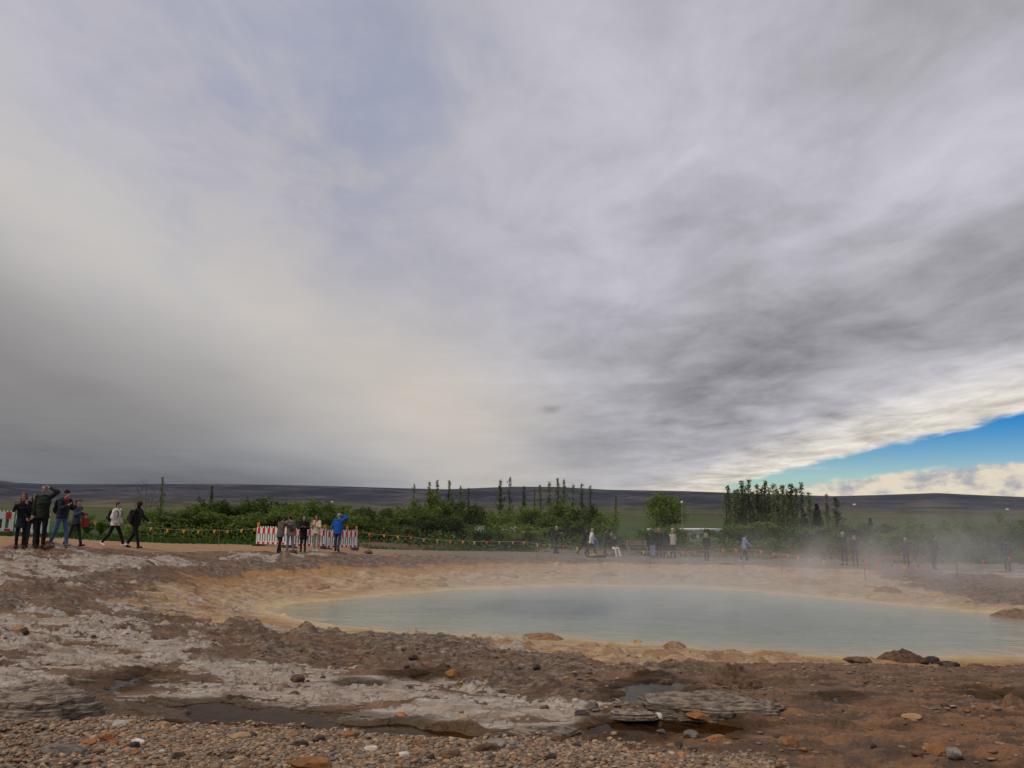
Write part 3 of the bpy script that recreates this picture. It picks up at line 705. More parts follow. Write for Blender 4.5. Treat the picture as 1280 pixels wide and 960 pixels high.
MOUND = [mound_me(s) for s in range(4)]
PROTO3 = [rock_me(s, 3, .5) for s in range(6)]; PROTO2 = [rock_me(20 + s, 2, .7) for s in range(6)]
SLABS = [slab_me(s + 3) for s in range(4)]
_rm = {}
def with_mat(me, key):
    k = (me.name, key)
    if k not in _rm:
        c = me.copy(); c.materials.clear(); c.materials.append(RM[key]); _rm[k] = c
    return _rm[k]
_rk = 0
def rock(px, py, wpx, hpx, key, label, cat='rock', shape='rock', depth=None, name=None, group=None, rz=None, sink=.25):
    """a stone whose foot is at pixel (px, py); its size in metres follows from how far away that ground is"""
    global _rk; _rk += 1
    r = random.Random(_rk * 7 + 1)
    p = hit(px, py); d = math.hypot(p[0], p[1])
    wm_ = wpx / F * d / 2; hm = hpx / F * d * .85
    dm = wm_ * (depth or r.uniform(.75, 1.1))
    p = p + np.array([p[0], p[1], 0]) / d * dm * .6
    z = gz(p[0], p[1])
    if cat == 'crust' or name == 'boulder': shape = 'mound'; me = with_mat(MOUND[_rk % 4], key)
    elif shape == 'slab': me = with_mat(SLABS[_rk % 4], key)
    else: me = with_mat((PROTO3 if wpx > 14 else PROTO2)[_rk % 6], key)
    o = obj(name or ('rock_slab' if shape == 'slab' else 'stone'), me, None)
    if shape == 'mound':
        o.location = (p[0], p[1], z - hm * .12); o.scale = (wm_, dm, hm); o.rotation_euler = (0, 0, R(r.uniform(-20, 20)))
    elif shape == 'slab':
        o.location = (p[0], p[1], z - hm * .30); o.scale = (wm_, dm, hm * .74); o.rotation_euler = (R(r.uniform(-2, 2)), R(r.uniform(-3, 3)), 0 if rz is None else R(rz))
    else:
        o.location = (p[0], p[1], z + hm * (.5 - sink)); o.scale = (wm_ * 1.05, dm, hm * (.5 + sink * .5))
        o.rotation_euler = (R(r.uniform(-10, 10)), R(r.uniform(-10, 10)), R(r.uniform(-25, 25)))
    tag(o, label, cat, group)
    return o
rock(886, 895, 176, 30, 'slab', 'large grey layered rock slab lying across the brown mud flat', 'rock slab', 'slab', .62, rz=0)
rock(912, 858, 82, 28, 'brown', 'dark brown rounded boulder behind the large grey layered slab', 'boulder', depth=.6, name='boulder')
rock(938, 861, 26, 13, 'brown', 'small reddish brown stone against the dark brown boulder', 'stone')
rock(876, 898, 38, 16, 'rust', 'bright orange flat-topped stone leaning against the large grey slab', 'stone')
rock(255, 826, 48, 13, 'slab', 'thin tilted grey plate of rock jutting over a dark hollow', 'rock slab', 'slab', .5)
rock(40, 894, 116, 44, 'slab', 'broad layered pale outcrop beside the gravel and grey puddle', 'rock slab', 'slab', .75)
rock(676, 917, 96, 14, 'slab', 'grey ledge with a dark undercut edge above the gravel', 'rock slab', 'slab', .5)
rock(790, 897, 70, 11, 'slab', 'low grey ledge beside the dark pool under the large slab', 'rock slab', 'slab', .5)
rock(31, 788, 10, 13, 'dark', 'dark upright stone beside a flat orange stone', 'stone')
rock(16, 788, 25, 8, 'rust', 'flat orange stone beside a dark upright stone', 'stone')
rock(31, 796, 8, 5, 'dark', 'small dark pebble in front of the dark upright stone', 'pebble')
rock(117, 793, 6, 4, 'dark', 'tiny dark pebble alone on the pale sheet of sinter', 'pebble')
rock(167, 796, 11, 3, 'white', 'flat white flake lying on the brown patch of the sinter', 'stone')
rock(372, 850, 17, 11, 'brown', 'dark brown broken chunk on the wet crust near a shallow puddle', 'stone')
rock(404, 847, 7, 5, 'dark', 'little dark stone at the tip of a shallow puddle', 'pebble')
rock(368, 868, 13, 8, 'brown', 'brown stone on the grey crust above the olive channel', 'stone')
rock(415, 871, 9, 4, 'brown', 'flat brown chip on the grey crust above the olive channel', 'stone')
rock(565, 847, 19, 11, 'rust', 'rounded rusty brown stone in front of the knobby ridge', 'stone')
rock(516, 824, 13, 9, 'dark', 'dark lump on the knobby ridge', 'stone')
rock(502, 896, 15, 9, 'rust', 'orange stone on the brown bank of the olive channel', 'stone')
rock(580, 900, 14, 8, 'tan', 'orange tan stone on top of the smooth grey hump', 'stone')
rock(628, 864, 11, 9, 'dark', 'dark grey cobble at the end of the curved crust', 'stone')
rock(728, 894, 20, 10, 'dark', 'dark grey stone in front of a taller grey stone on the ledge', 'stone')
rock(740, 889, 17, 13, 'grey', 'tall grey stone behind a dark grey stone on the ledge', 'stone')
rock(703, 875, 24, 8, 'brown', 'flat brown plate among the broken pieces by the knobby ridge', 'stone')
rock(754, 873, 22, 11, 'brown', 'reddish brown stone at the edge of the grey brown puddle', 'stone')
rock(823, 895, 13, 9, 'white', 'pale grey stone at the tip of the low ledge', 'stone')
rock(831, 851, 19, 10, 'brown', 'round brown lump standing in the wet mud', 'stone')
rock(742, 923, 17, 9, 'brown', 'brown stone at the near edge of the dark pool', 'stone')
rock(768, 916, 9, 5, 'tan', 'small tan pebble at the near edge of the dark pool', 'pebble')
rock(826, 916, 11, 7, 'grey', 'small grey stone standing in the dark pool', 'stone')
rock(863, 920, 19, 10, 'grey', 'grey stone at the edge of the dark pool below the orange stone', 'stone')
rock(893, 924, 27, 9, 'rust', 'low orange stone on the mud right of a grey stone', 'stone')
rock(848, 935, 11, 7, 'dark', 'dark pebble on the mud in front of the grey stone', 'pebble')
rock(867, 939, 13, 7, 'dark', 'dark blue-grey pebble on the brown mud', 'pebble')
rock(697, 928, 16, 9, 'brown', 'brown cobble below the undercut grey ledge', 'stone')
rock(720, 934, 13, 5, 'dark', 'dark flat stone below the undercut grey ledge', 'stone')
rock(642, 933, 14, 11, 'grey', 'grey rounded cobble at the gravel edge beside the dark undercut', 'stone')
rock(1128, 827, 52, 14, 'brown', 'brown mound on the near shore of the spring', 'boulder', depth=.8, name='boulder', sink=.4)
rock(1163, 829, 24, 11, 'dark', 'black angular rock beside the brown mound on the shore', 'rock')
rock(1186, 832, 20, 7, 'dark', 'low black rock trailing from the black angular rock', 'rock')
rock(1074, 829, 32, 8, 'brown', 'low brown hump on the near shore of the spring', 'rock')
rock(1222, 833, 18, 6, 'brown', 'small brown stone on the cream shore past the black rocks', 'stone')
rock(680, 802, 64, 8, 'ochre', 'long low ochre crust at the waterline', 'crust', depth=.6, sink=.42)
rock(797, 806, 19, 6, 'ochre', 'small ochre lump at the waterline', 'crust')
rock(842, 812, 31, 8, 'ochre', 'ochre lump just off the waterline with a flat top', 'crust')
rock(464, 797, 14, 5, 'ochre', 'small ochre knob on the cream shore near the shallow end', 'crust')
rock(517, 800, 14, 5, 'ochre', 'ochre knob on the cream shore behind the knobby ridge', 'crust')
rock(1268, 887, 30, 16, 'brown', 'brown boulder alone at the end of the mud flat', 'boulder', name='boulder')
rock(1140, 905, 21, 7, 'tan', 'flat tan stone on the open brown mud', 'stone')
rock(988, 934, 19, 11, 'rust', 'rusty orange stone on the brown mud near pale crust', 'stone')
rock(1172, 946, 28, 12, 'rust', 'flat rust stone touching a grey block', 'stone')
rock(1194, 950, 19, 13, 'grey', 'grey block touching a flat rust stone', 'stone')
rock(1093, 935, 8, 7, 'dark', 'small dark pebble on the wet brown mud', 'pebble')
rock(968, 882, 9, 7, 'dark', 'small black stone sitting on the tip of the large slab', 'pebble')
rock(1270, 771, 48, 10, 'brown', 'brown rocky hump at the far end of the spring', 'boulder', depth=.8, name='boulder', sink=.4)
rock(80, 946, 44, 12, 'grey', 'flat dark grey stone embedded in the gravel', 'stone')
rock(388, 963, 46, 18, 'rust', 'big orange stone among the gravel', 'stone')
rock(152, 908, 20, 8, 'white', 'white stone lying at the top edge of the gravel', 'stone')
rock(203, 909, 15, 8, 'tan', 'tan stone at the top edge of the gravel by the channel', 'stone')
rock(133, 926, 17, 10, 'rust', 'orange brown stone in the gravel below the grey puddle', 'stone')
rock(312, 923, 16, 6, 'dark', 'dark stone where the gravel meets the channel', 'stone')
rock(376, 934, 18, 8, 'dark', 'dark flat cobble in the middle of the gravel', 'stone')
rock(398, 928, 15, 8, 'dark', 'dark blue-grey stone at the gravel edge by the channel', 'stone')
rock(538, 950, 11, 11, 'dark', 'round black cobble in the gravel', 'stone')
rock(616, 950, 11, 9, 'grey', 'round blue-grey cobble in the gravel', 'stone')
rock(604, 940, 34, 11, 'brown', 'brown heap-shaped stone in the gravel under the grey ledge', 'stone')
rock(622, 935, 24, 12, 'grey', 'pale grey knobby stone beside the brown heap-shaped stone', 'stone')
rock(560, 948, 30, 8, 'brown', 'low brown stone beside the round black cobble', 'stone')
rock(300, 925, 26, 9, 'tan', 'tan stone half sunk in the gravel by the channel', 'stone')
rock(305, 960, 30, 8, 'brown', 'flat brown stone in the gravel near the big orange stone', 'stone')
rock(58, 687, 15, 9, 'brown', 'squat brown block on the path by the people in dark coats', 'stone')
rock(905, 705, 16, 4, 'tan', 'pale low stone at the edge of the path behind the steam', 'stone')
rock(745, 697, 26, 5, 'tan', 'pale flat rock on the far bank below the white jacket', 'rock')
rock(460, 693, 12, 6, 'brown', 'brown stone at the end of the red and white barriers', 'stone')
rock(365, 692, 14, 6, 'brown', 'brown lump by the feet of the couple at the barriers', 'stone')
# far bank crusts
for k, (px, py, ww, hh) in enumerate([(395, 732, 30, 5), (548, 731, 24, 6), (690, 714, 26, 5), (760, 716, 30, 5), (850, 719, 26, 5), (915, 720, 28, 6), (1005, 728, 34, 6), (1060, 734, 30, 5), (1110, 738, 34, 7), (1170, 745, 26, 6), (640, 719, 16, 4), (215, 743, 20, 5), (255, 757, 26, 4)]):
    rock(px, py + 3, ww, hh, ('ochre', 'tan')[k % 2], 'low ochre crust hummock on the far bank of the spring', 'crust', group='crust hummocks on the far bank', depth=1.0, sink=.46)
# broken pieces along the ridge and on the flats
r = random.Random(5); spots = []
for k in range(95):
    if k < 55: px = r.uniform(620, 780); py = 826 + (px - 620) * .22 + r.uniform(-8, 50)
    elif k < 72: px = r.uniform(380, 640); py = 812 + (px - 380) * .07 + r.uniform(-6, 40)
    else: px = r.uniform(830, 1270); py = r.uniform(842, 950)
    wv = 4 + 9 * r.random() ** 2.2
    rock(px, py, wv, wv * r.uniform(.35, .7), r.choice(['brown', 'dark', 'grey', 'brown', 'tan', 'white'] if k < 55 else ['brown', 'dark', 'brown', 'rust']),
         ['small broken stone in the litter by the knobby ridge', 'small stone scattered on the crust between ridge and channel', 'small stone scattered on the open brown mud'][0 if k < 55 else 1 if k < 72 else 2],
         'stone', group=['litter by the ridge', 'stones on the crust', 'stones on the mud flat'][0 if k < 55 else 1 if k < 72 else 2])
# gravel: larger stones one by one, the rest as a mass
r = random.Random(9); nst = 0
while nst < 85:
    px = r.uniform(0, 1000); py = r.uniform(898, 962)
    if py < np.interp(px, [0, 160, 330, 600, 840, 1000], [902, 900, 916, 930, 942, 958]): continue
    wv = 7 + 10 * r.random() ** 2.5
    ck = r.choice(['grey', 'brown', 'tan', 'brown', 'dark', 'brown', 'tan', 'grey', 'white', 'rust', 'grey', 'tan']); _cn = dict(grey='grey', brown='brown', tan='tan', dark='dark', rust='orange', white='pale')
    rock(px, py, wv, wv * r.uniform(.35, .6), ck, _cn[ck] + ' cobble in the band of gravel along the channel', 'stone', group=_cn[ck] + ' cobbles in the gravel'); nst += 1
ico = bmesh.new(); bmesh.ops.create_icosphere(ico, subdivisions=1, radius=1)
iv = np.array([v.co[:] for v in ico.verts]); it = np.array([[v.index for v in f.verts] for f in ico.faces]); ico.free()
NG = 62000
gx = rng.uniform(GRAVEL[:, 0].min(), GRAVEL[:, 0].max(), NG * 4); gy = rng.uniform(3.0, GRAVEL[:, 1].max(), NG * 4)
dg = sdist(gx, gy, GRAVEL); vis = (np.abs(gx) < gy * .80 + .6)
ok = (dg + (fbm(gx * 2, gy * 2, 3, 55) - .5) * .5 > -.30 * rng.random(NG * 4) ** 3) & vis & (gy > 3.6)
gx, gy = gx[ok][:NG], gy[ok][:NG]; NG = len(gx)
hz2 = ground(gx, gy)[0]
sz = .0045 + .024 * rng.random(NG) ** 4.0
half = NG
def blob(n):                                                # low-poly angular pebbles
    q = rng.normal(size=(n, 3, 3)); q, _ = np.linalg.qr(q); return q
base20 = np.array(bmesh.ops and [(0, 0, -1), (.72, -.53, -.45), (-.28, -.85, -.45), (-.89, 0, -.45), (-.28, .85, -.45), (.72, .53, -.45), (.28, -.85, .45), (-.72, -.53, .45), (-.72, .53, .45), (.28, .85, .45), (.89, 0, .45), (0, 0, 1)])
f20 = np.array([(0, 1, 2), (1, 0, 5), (0, 2, 3), (0, 3, 4), (0, 4, 5), (1, 5, 10), (2, 1, 6), (3, 2, 7), (4, 3, 8), (5, 4, 9), (1, 10, 6), (2, 6, 7), (3, 7, 8), (4, 8, 9), (5, 9, 10), (6, 10, 11), (7, 6, 11), (8, 7, 11), (9, 8, 11), (10, 9, 11)])
pv_ = base20[None] * (1 + .28 * rng.normal(size=(NG, 12, 1)).clip(-1.5, 1.5)) @ blob(NG)
ang = rng.uniform(0, 6.28, NG); asp = rng.uniform(.6, 1.0, NG)
pv_ = pv_ * np.stack([sz * 1.25, sz * asp, sz * rng.uniform(.28, .6, NG)], 1)[:, None]
ca, sa = np.cos(ang)[:, None], np.sin(ang)[:, None]
pv_ = np.stack([pv_[..., 0] * ca - pv_[..., 1] * sa + gx[:, None], pv_[..., 0] * sa + pv_[..., 1] * ca + gy[:, None], pv_[..., 2] + (hz2 + sz * .12)[:, None]], 2)
gfc = (f20[None] + 12 * np.arange(NG)[:, None, None]).reshape(-1, 3)
mgv = bpy.data.materials.new('gravel'); mgv.use_nodes = True; S.t = mgv.node_tree; S.t.nodes.clear()
o_ = N('ShaderNodeOutputMaterial'); p_ = N('ShaderNodeBsdfPrincipled'); L(p_.outputs[0], o_.inputs[0]); p_.inputs['Roughness'].default_value = .8
tv = attr('tone'); tw = attr('warm')
c = mixc(tv, lin(88, 70, 54), lin(178, 150, 120)); c = mixc(tw.ss(.6, 1.0) * .8, c, lin(150, 104, 66)); c = mixc(tw.ss(.3, .05) * .7, c, lin(108, 102, 96))
L(scalec(c, noise(N('ShaderNodeNewGeometry').outputs['Position'], 60, 3, .6) * .6 + .7), p_.inputs['Base Color'])
gme = mesh('gravel', pv_.reshape(-1, 3), gfc, mgv); addattr(gme, 'tone', np.repeat(rng.random(NG) ** 1.1, 12)); addattr(gme, 'warm', np.repeat(rng.random(NG), 12))
tag(obj('gravel', gme), 'band of mixed brown and grey gravel along the channel', 'gravel', kind='stuff')
# grit and chips spread over the flats
NC = 9000
cx = rng.uniform(-9, 11, NC * 3); cy_ = rng.uniform(5.0, 17, NC * 3) 
k = (np.abs(cx) < cy_ * .72) & (sdist(cx, cy_, POOL) < -.3) & (fbm(cx * .8, cy_ * .8, 4, 66) + .25 * rng.random(NC * 3) > .62)
cx, cy_ = cx[k][:NC], cy_[k][:NC]; NC = len(cx); cz, cmk = ground(cx, cy_)
k = (cmk['wet'] < .6) & ((cmk['sheet'] < .5) | (rng.random(NC) < .12)); cx, cy_, cz = cx[k], cy_[k], cz[k]; NC = len(cx)
s3 = (.007 + .024 * rng.random(NC) ** 3)
pv_ = base20[None] * (1 + .28 * rng.normal(size=(NC, 12, 1)).clip(-1.5, 1.5)) @ blob(NC)
pv_ = pv_ * np.stack([s3 * 1.4, s3, s3 * .45], 1)[:, None] + np.stack([cx, cy_, cz + s3 * .1], 1)[:, None]
cme = mesh('stone_chips', pv_.reshape(-1, 3), (f20[None] + 12 * np.arange(NC)[:, None, None]).reshape(-1, 3), mgv)
addattr(cme, 'tone', np.repeat(rng.random(NC) ** 1.6 * .8, 12)); addattr(cme, 'warm', np.repeat(rng.random(NC), 12))
tag(obj('stone_chips', cme), 'fine stone chips strewn over the mud and crust', 'stone chips', kind='stuff')

# ------------------------------------------------------------------ vegetation
def leaf_mat(name, c1, c2, tr=.35):
    m = bpy.data.materials.new(name); m.use_nodes = True; S.t = m.node_tree; S.t.nodes.clear()
    o = N('ShaderNodeOutputMaterial'); d = N('ShaderNodeBsdfPrincipled'); t = N('ShaderNodeBsdfTranslucent'); mx = N('ShaderNodeMixShader'); mx.inputs[0].default_value = tr
    d.inputs['Roughness'].default_value = .6; d.inputs['Specular IOR Level'].default_value = .25
    g = N('ShaderNodeNewGeometry').outputs['Position']
    rnd = S(N('ShaderNodeObjectInfo').outputs['Random'])
    f = (noise(g, .55, 3, .6) - .5) * 1.6 + (rnd - .5) * 1.1 + attr('tone') * .5 + .28
    c = mixc(f.cl(), c1, c2)
    L(c, d.inputs['Base Color']); L(c, t.inputs[0]); L(d.outputs[0], mx.inputs[1]); L(t.outputs[0], mx.inputs[2]); L(mx.outputs[0], o.inputs[0])
    return m
LM = leaf_mat('shrub_leaves', (.038, .064, .013), (.170, .235, .042))
LB = leaf_mat('bright_leaves', (.060, .105, .018), (.210, .290, .050))
LP = leaf_mat('poplar_leaves', (.052, .078, .022), (.170, .215, .060))
LS = leaf_mat('spruce_needles', (.008, .016, .008), (.020, .034, .014), .1)
BARK = mat('bark', (.075, .062, .050), .9, bump=.5, bscale=30)
DEAD = mat('dead_wood', (.10, .09, .08), .9)
def leaves(pts, size, seed, up_bias=.3):
    g = np.random.default_rng(seed); n = len(pts)
    a = g.normal(size=(n, 3)); a[:, 2] *= 1 - up_bias; a /= np.linalg.norm(a, axis=1, keepdims=True)
    b = np.cross(a, g.normal(size=(n, 3))); b /= np.linalg.norm(b, axis=1, keepdims=True)
    s = size * g.uniform(.6, 1.3, (n, 1)); c = np.cross(a, b)
    v = np.stack([pts - a * s, pts + b * s * .5 + c * s * .12, pts + a * s, pts - b * s * .5 + c * s * .12], 1)
    return v.reshape(-1, 3), np.arange(n * 4).reshape(-1, 4), g.random(n)
def crown_me(name, pts, size, seed, m):
    v, f, t = leaves(np.asarray(pts), size, seed); me = mesh(name, v, f, m); addattr(me, 'tone', np.repeat(t, 4)); return me
def branchy(seed, h, wd, n_main, leafn, lsize, m, stem_r=.03, spread=1.0, low=.12, wood=BARK):
    r = random.Random(seed); tubes = []; pts = []
    for i in range(n_main):
        a = 2 * math.pi * i / n_main + r.uniform(-.5, .5); ln = h * r.uniform(.72, 1.02)
        out_ = wd * r.uniform(.25, 1.0) * spread
        P = [Vector((math.cos(a) * .1, math.sin(a) * .1, -.15))]
        for k in range(1, 6):
            t = k / 5
            P.append(Vector((math.cos(a) * out_ * t ** 1.1 + r.gauss(0, .06), math.sin(a) * out_ * t ** 1.1 + r.gauss(0, .06), ln * t * (1 - .18 * (out_ / max(wd, .1)) * t))))
        tubes.append(tube_vf(P, [stem_r * (1 - .17 * k) for k in range(6)], 5))
        for k in range(7):
            t = r.uniform(.25, .98); q = P[min(int(t * 5), 4)].lerp(P[min(int(t * 5) + 1, 5)], t * 5 % 1)
            bl = h * r.uniform(.10, .24) * (1.15 - t * .5); ba = r.uniform(0, 6.28)
            e = q + Vector((math.cos(ba) * bl, math.sin(ba) * bl, bl * r.uniform(.3, 1.0)))
            tubes.append(tube_vf([q, q.lerp(e, .5) + Vector((0, 0, .03)), e], [stem_r * .35, stem_r * .25, stem_r * .1], 4))
            for _ in range(leafn):
                s = r.random() ** .7; b = q.lerp(e, s)
                pts.append(b + Vector((r.gauss(0, .13), r.gauss(0, .13), r.gauss(0, .13))) * (.5 + h * .16))
        for _ in range(leafn * 2):
            t = low + (1 - low) * r.random(); q = P[min(int(t * 5), 4)].lerp(P[min(int(t * 5) + 1, 5)], t * 5 % 1)
            pts.append(q + Vector((r.gauss(0, .12), r.gauss(0, .12), r.gauss(0, .1))) * (.4 + h * .12))
    v, f = join_vf(tubes)
    pts = np.array([p[:] for p in pts]).reshape(-1, 3); pts = pts[pts[:, 2] > .03]
    return mesh('stems', v, f, wood, True), (crown_me('foliage', pts, lsize, seed, m) if leafn else None)
SHRUB = [branchy(40 + i, 3.0, 1.5, 13, 40, .082, LM, .022, low=.02) for i in range(6)]
BRIGHT = [branchy(60 + i, 2.4, 1.5, 13, 36, .075, LB, .02, low=.02) for i in range(4)]
def poplar(seed, h=7.0):
    r = random.Random(seed); wv = r.uniform(.75, 1.5); dn = r.uniform(.8, 1.2); tubes = [tube_vf([(0, 0, -.2), (r.gauss(0, .05), r.gauss(0, .05), h * .35), (r.gauss(0, .06), r.gauss(0, .06), h * .7), (0, 0, h)], [.085, .065, .035, .006], 6)]; pts = []
    for k in range(44):
        t = .16 + .84 * (k / 44) ** .9; z = h * t; a = k * 2.4 + r.uniform(-.4, .4); bl = (.15 + 1.5 * (1 - t) ** .95) * r.uniform(.25, 1.4) * wv
        q = Vector((0, 0, z)); e = q + Vector((math.cos(a) * bl * .62, math.sin(a) * bl * .62, bl * .95))
        if r.random() < .22 and t < .9: continue
        if t > .97: e = q + Vector((0, 0, .1))
        tubes.append(tube_vf([q, q.lerp(e, .5) + Vector((math.cos(a), math.sin(a), 0)) * bl * .08, e], [.018 * (1.2 - t), .012 * (1.2 - t), .003], 4))
        for _ in range(int(95 * dn * r.uniform(.3, 1.3) * (1.25 - t))):
            s = r.random(); b = q.lerp(e, s ** .8); pts.append(b + Vector((r.gauss(0, .075), r.gauss(0, .075), r.gauss(0, .09))))
    v, f = join_vf(tubes); return mesh('trunk', v, f, BARK, True), crown_me('crown', np.array([p[:] for p in pts]), .078, seed, LP)
POP = [poplar(80 + i) for i in range(7)]
def roundtree(seed):
    r = random.Random(seed); tubes = [tube_vf([(0, 0, -.2), (.05, 0, 1.2), (0, .06, 2.6), (.03, 0, 4.2)], [.16, .13, .09, .02], 7)]; pts = []
    for k in range(42):
        t = r.uniform(.12, .95); q = Vector((0, 0, .8 + 3.4 * t)); a = r.uniform(0, 6.28); bl = 1.9 * math.sin(math.pi * (.22 + .7 * t)) * r.uniform(.75, 1.05)
        e = q + Vector((math.cos(a) * bl, math.sin(a) * bl, bl * r.uniform(.15, .6)))
        tubes.append(tube_vf([q, q.lerp(e, .5) + Vector((0, 0, .1)), e], [.04, .025, .008], 4))
        for _ in range(130):
            b = q.lerp(e, .35 + .7 * r.random()); pts.append(b + Vector((r.gauss(0, .24), r.gauss(0, .24), r.gauss(0, .2))))
    v, f = join_vf(tubes); return mesh('trunk', v, f, BARK, True), crown_me('crown', np.array([p[:] for p in pts]), .10, seed, LM)
def spruce(seed, h=4.2):
    r = random.Random(seed); pts = []; tubes = [tube_vf([(0, 0, -.2), (0, 0, h)], [.08, .01], 6)]
    for k in range(26):
        t = .06 + .92 * k / 26; z = h * t; n = 9
        for j in range(n):
            a = 6.28 * j / n + k * .7; bl = (1 - t) * 1.15 * r.uniform(.8, 1.1) + .05
            q = Vector((0, 0, z)); e = Vector((math.cos(a) * bl, math.sin(a) * bl, z - bl * .28))
            for _ in range(int(8 + 26 * bl)): pts.append(q.lerp(e, r.random() ** .6) + Vector((r.gauss(0, .04), r.gauss(0, .04), r.gauss(0, .04))))
    v, f = join_vf(tubes); return mesh('trunk', v, f, BARK, True), crown_me('crown', np.array([p[:] for p in pts]), .075, seed, LS)
def zfar(x, y):
    r = math.hypot(x, y)
    return gzb(x, y) if r < 75 else float(far(np.array([x]), np.array([y]))[0])
def plant(name, pair, names, px, d, top, label, cat, group=None, wide=1.0, href=None, seed=0, wm=None):
    """px is its direction, d its distance; the top pixel row sets its height"""
    r = random.Random(int(px * 13 + d * 7) + seed)
    p = at(px, 640, d); z0 = zfar(p[0], p[1]); tp = at(px, top, d)[2]
    s = max((tp - z0) / href, .12)
    wd_ = wide * s if wm is None else wm
    e = obj(name, None, None, (p[0], p[1], z0), (0, 0, r.uniform(0, 6.28)), (wd_, wd_, s)); e.empty_display_size = .3
    for nme, me in zip(names, pair):
        if me: obj(nme, me, e)
    tag(e, label, cat, group); return e
r = random.Random(21)
def zone(px):
    for lim, t in ((330, 'in the thicket between the walkers and the barriers'), (450, 'in the thicket behind the red and white barriers'), (600, 'in the thicket behind the heap of brown soil'), (680, 'in the thicket behind the grass strip'),
                   (780, 'in the thicket behind the white jacket and blue bag'), (905, 'in the thicket behind the bench and the huddled group'), (1025, 'in the thicket below the tall poplars'), (1115, 'in the thicket behind the couple in the steam')):
        if px < lim: return t
    return 'in the steam-veiled end of the thicket'
def pz(px): return 'at the end of the row away from the spruce' if px < 925 else 'in the middle of the dense row' if px < 975 else 'in the row just before the spruce' if px < 1015 else 'standing past the spruce'
TOPX = [186, 200, 225, 245, 263, 280, 300, 340, 380, 420, 455, 480, 505, 520, 545, 565, 590, 620, 640, 670, 700, 730, 745, 765, 790, 810, 860, 900, 920, 960, 1000, 1040, 1060, 1090, 1110, 1150, 1185, 1220, 1250, 1290]
TOPY = [640, 622, 626, 630, 614, 625, 620, 614, 615, 618, 622, 624, 622, 616, 612, 618, 624, 626, 624, 624, 620, 622, 628, 634, 640, 646, 656, 656, 646, 646, 648, 650, 650, 654, 646, 650, 646, 648, 638, 642]
def topline(px): return float(np.interp(px, TOPX, TOPY))
px = 190
while px < 1330:                                           # front row of the thicket
    d = np.interp(px, [190, 330, 480, 700, 900, 1300], [50, 53, 57, 60, 58, 55]) + r.uniform(-1.5, 1.5)
    bright = r.random() < (.20 if px < 700 else .42)
    top = topline(px) + r.uniform(14, 34) if px < 800 else topline(px) + r.uniform(2, 14)
    if 840 < px < 905: top = 673 + r.uniform(-2, 4)
    if bright: plant('shrub', r.choice(BRIGHT), ('stem', 'foliage'), px, d - 1, top + 4, 'fresh light green shrub ' + zone(px), 'shrub', 'light green shrubs ' + zone(px), 1, 2.5, wm=r.uniform(.85, 1.3))
    else: plant('shrub', r.choice(SHRUB), ('stem', 'foliage'), px, d, top, 'dark green leafy shrub ' + zone(px), 'shrub', 'dark green shrubs ' + zone(px), 1, 3.1, wm=r.uniform(.9, 1.35))
    px += r.uniform(13, 21)
px = 200
while px < 1330:                                           # taller row behind
    if not (770 < px < 905):
        d = np.interp(px, [190, 480, 700, 900, 1300], [56, 64, 66, 66, 64]) + r.uniform(-2, 2)
        plant('bushy_tree', r.choice(SHRUB), ('stem', 'foliage'), px, d, topline(px) + r.uniform(0, 12), 'tall dark green bushy tree ' + zone(px).replace('in the front', 'rising behind'), 'tree', 'bushy trees ' + zone(px), 1, 3.1, wm=r.uniform(.9, 1.4))
    px += r.uniform(15, 24)
for i, (px, top, d) in enumerate([(200, 597, 52), (263, 607, 60), (517, 607, 68), (536, 602, 70), (545.5, 601, 72), (561, 602, 71), (575, 608, 72), (585, 609, 74), (625, 600, 72), (637, 598, 71), (655, 607, 73), (668, 609, 75),
                                  (675, 606, 74), (686, 602, 72), (697, 599, 73), (705, 598, 72), (716, 606, 74), (727, 605, 73), (738, 608, 74), (770, 622, 74)]):
    plant('young_poplar', POP[i * 3 % 7], ('trunk', 'crown'), px, d, top + r.uniform(-1, 2), 'slender spiky young poplar ' + zone(px), 'tree', 'young poplars ' + zone(px), r.uniform(.65, .95), 7.0)
for i, (px, top, d) in enumerate([(911, 608, 84), (919, 613, 88), (928, 601, 85), (937, 600, 86), (947, 606, 85), (957, 602, 87), (967, 606, 85), (979, 607, 86), (990, 605, 85), (1003, 603, 86), (1012, 616, 88), (1034, 618, 92), (1046, 622, 93), (908, 618, 90), (923, 612, 91), (932, 610, 89), (942, 614, 90), (952, 611, 91), (962, 613, 90), (973, 612, 91), (985, 614, 90), (996, 611, 91)]):
    plant('poplar', POP[(i * 2 + 1) % 7], ('trunk', 'crown'), px, d, top, 'tall poplar ' + pz(px), 'tree', 'tall poplars ' + pz(px), r.uniform(1.0, 1.5), 7.0)
plant('broad_tree', roundtree(3), ('trunk', 'crown'), 832, 80, 614, 'broad round-crowned dark green tree beside the lamp post', 'tree', None, 1.0, 4.7)
SPR = spruce(5)
plant('spruce_tree', SPR, ('trunk', 'crown'), 1021, 78, 627, 'dark conical spruce at the end of the poplar row', 'tree', None, 1.0, 4.2)
plant('spruce_tree', SPR, ('trunk', 'crown'), 1007, 80, 646, 'small dark spruce tucked beside the taller conical spruce', 'tree', None, 1.1, 4.2)
plant('spruce_tree', SPR, ('trunk', 'crown'), 1087, 80, 646, 'dark narrow spruce standing alone in the steam', 'tree', None, .9, 4.2)
DT = branchy(99, 5.0, 1.2, 5, 0, .1, LM, .04, wood=DEAD)
plant('bare_tree', DT, ('branches', None), 180, 60, 592, 'thin leafless tree beside the slim poplar', 'tree', None, 1.0, 5.0)
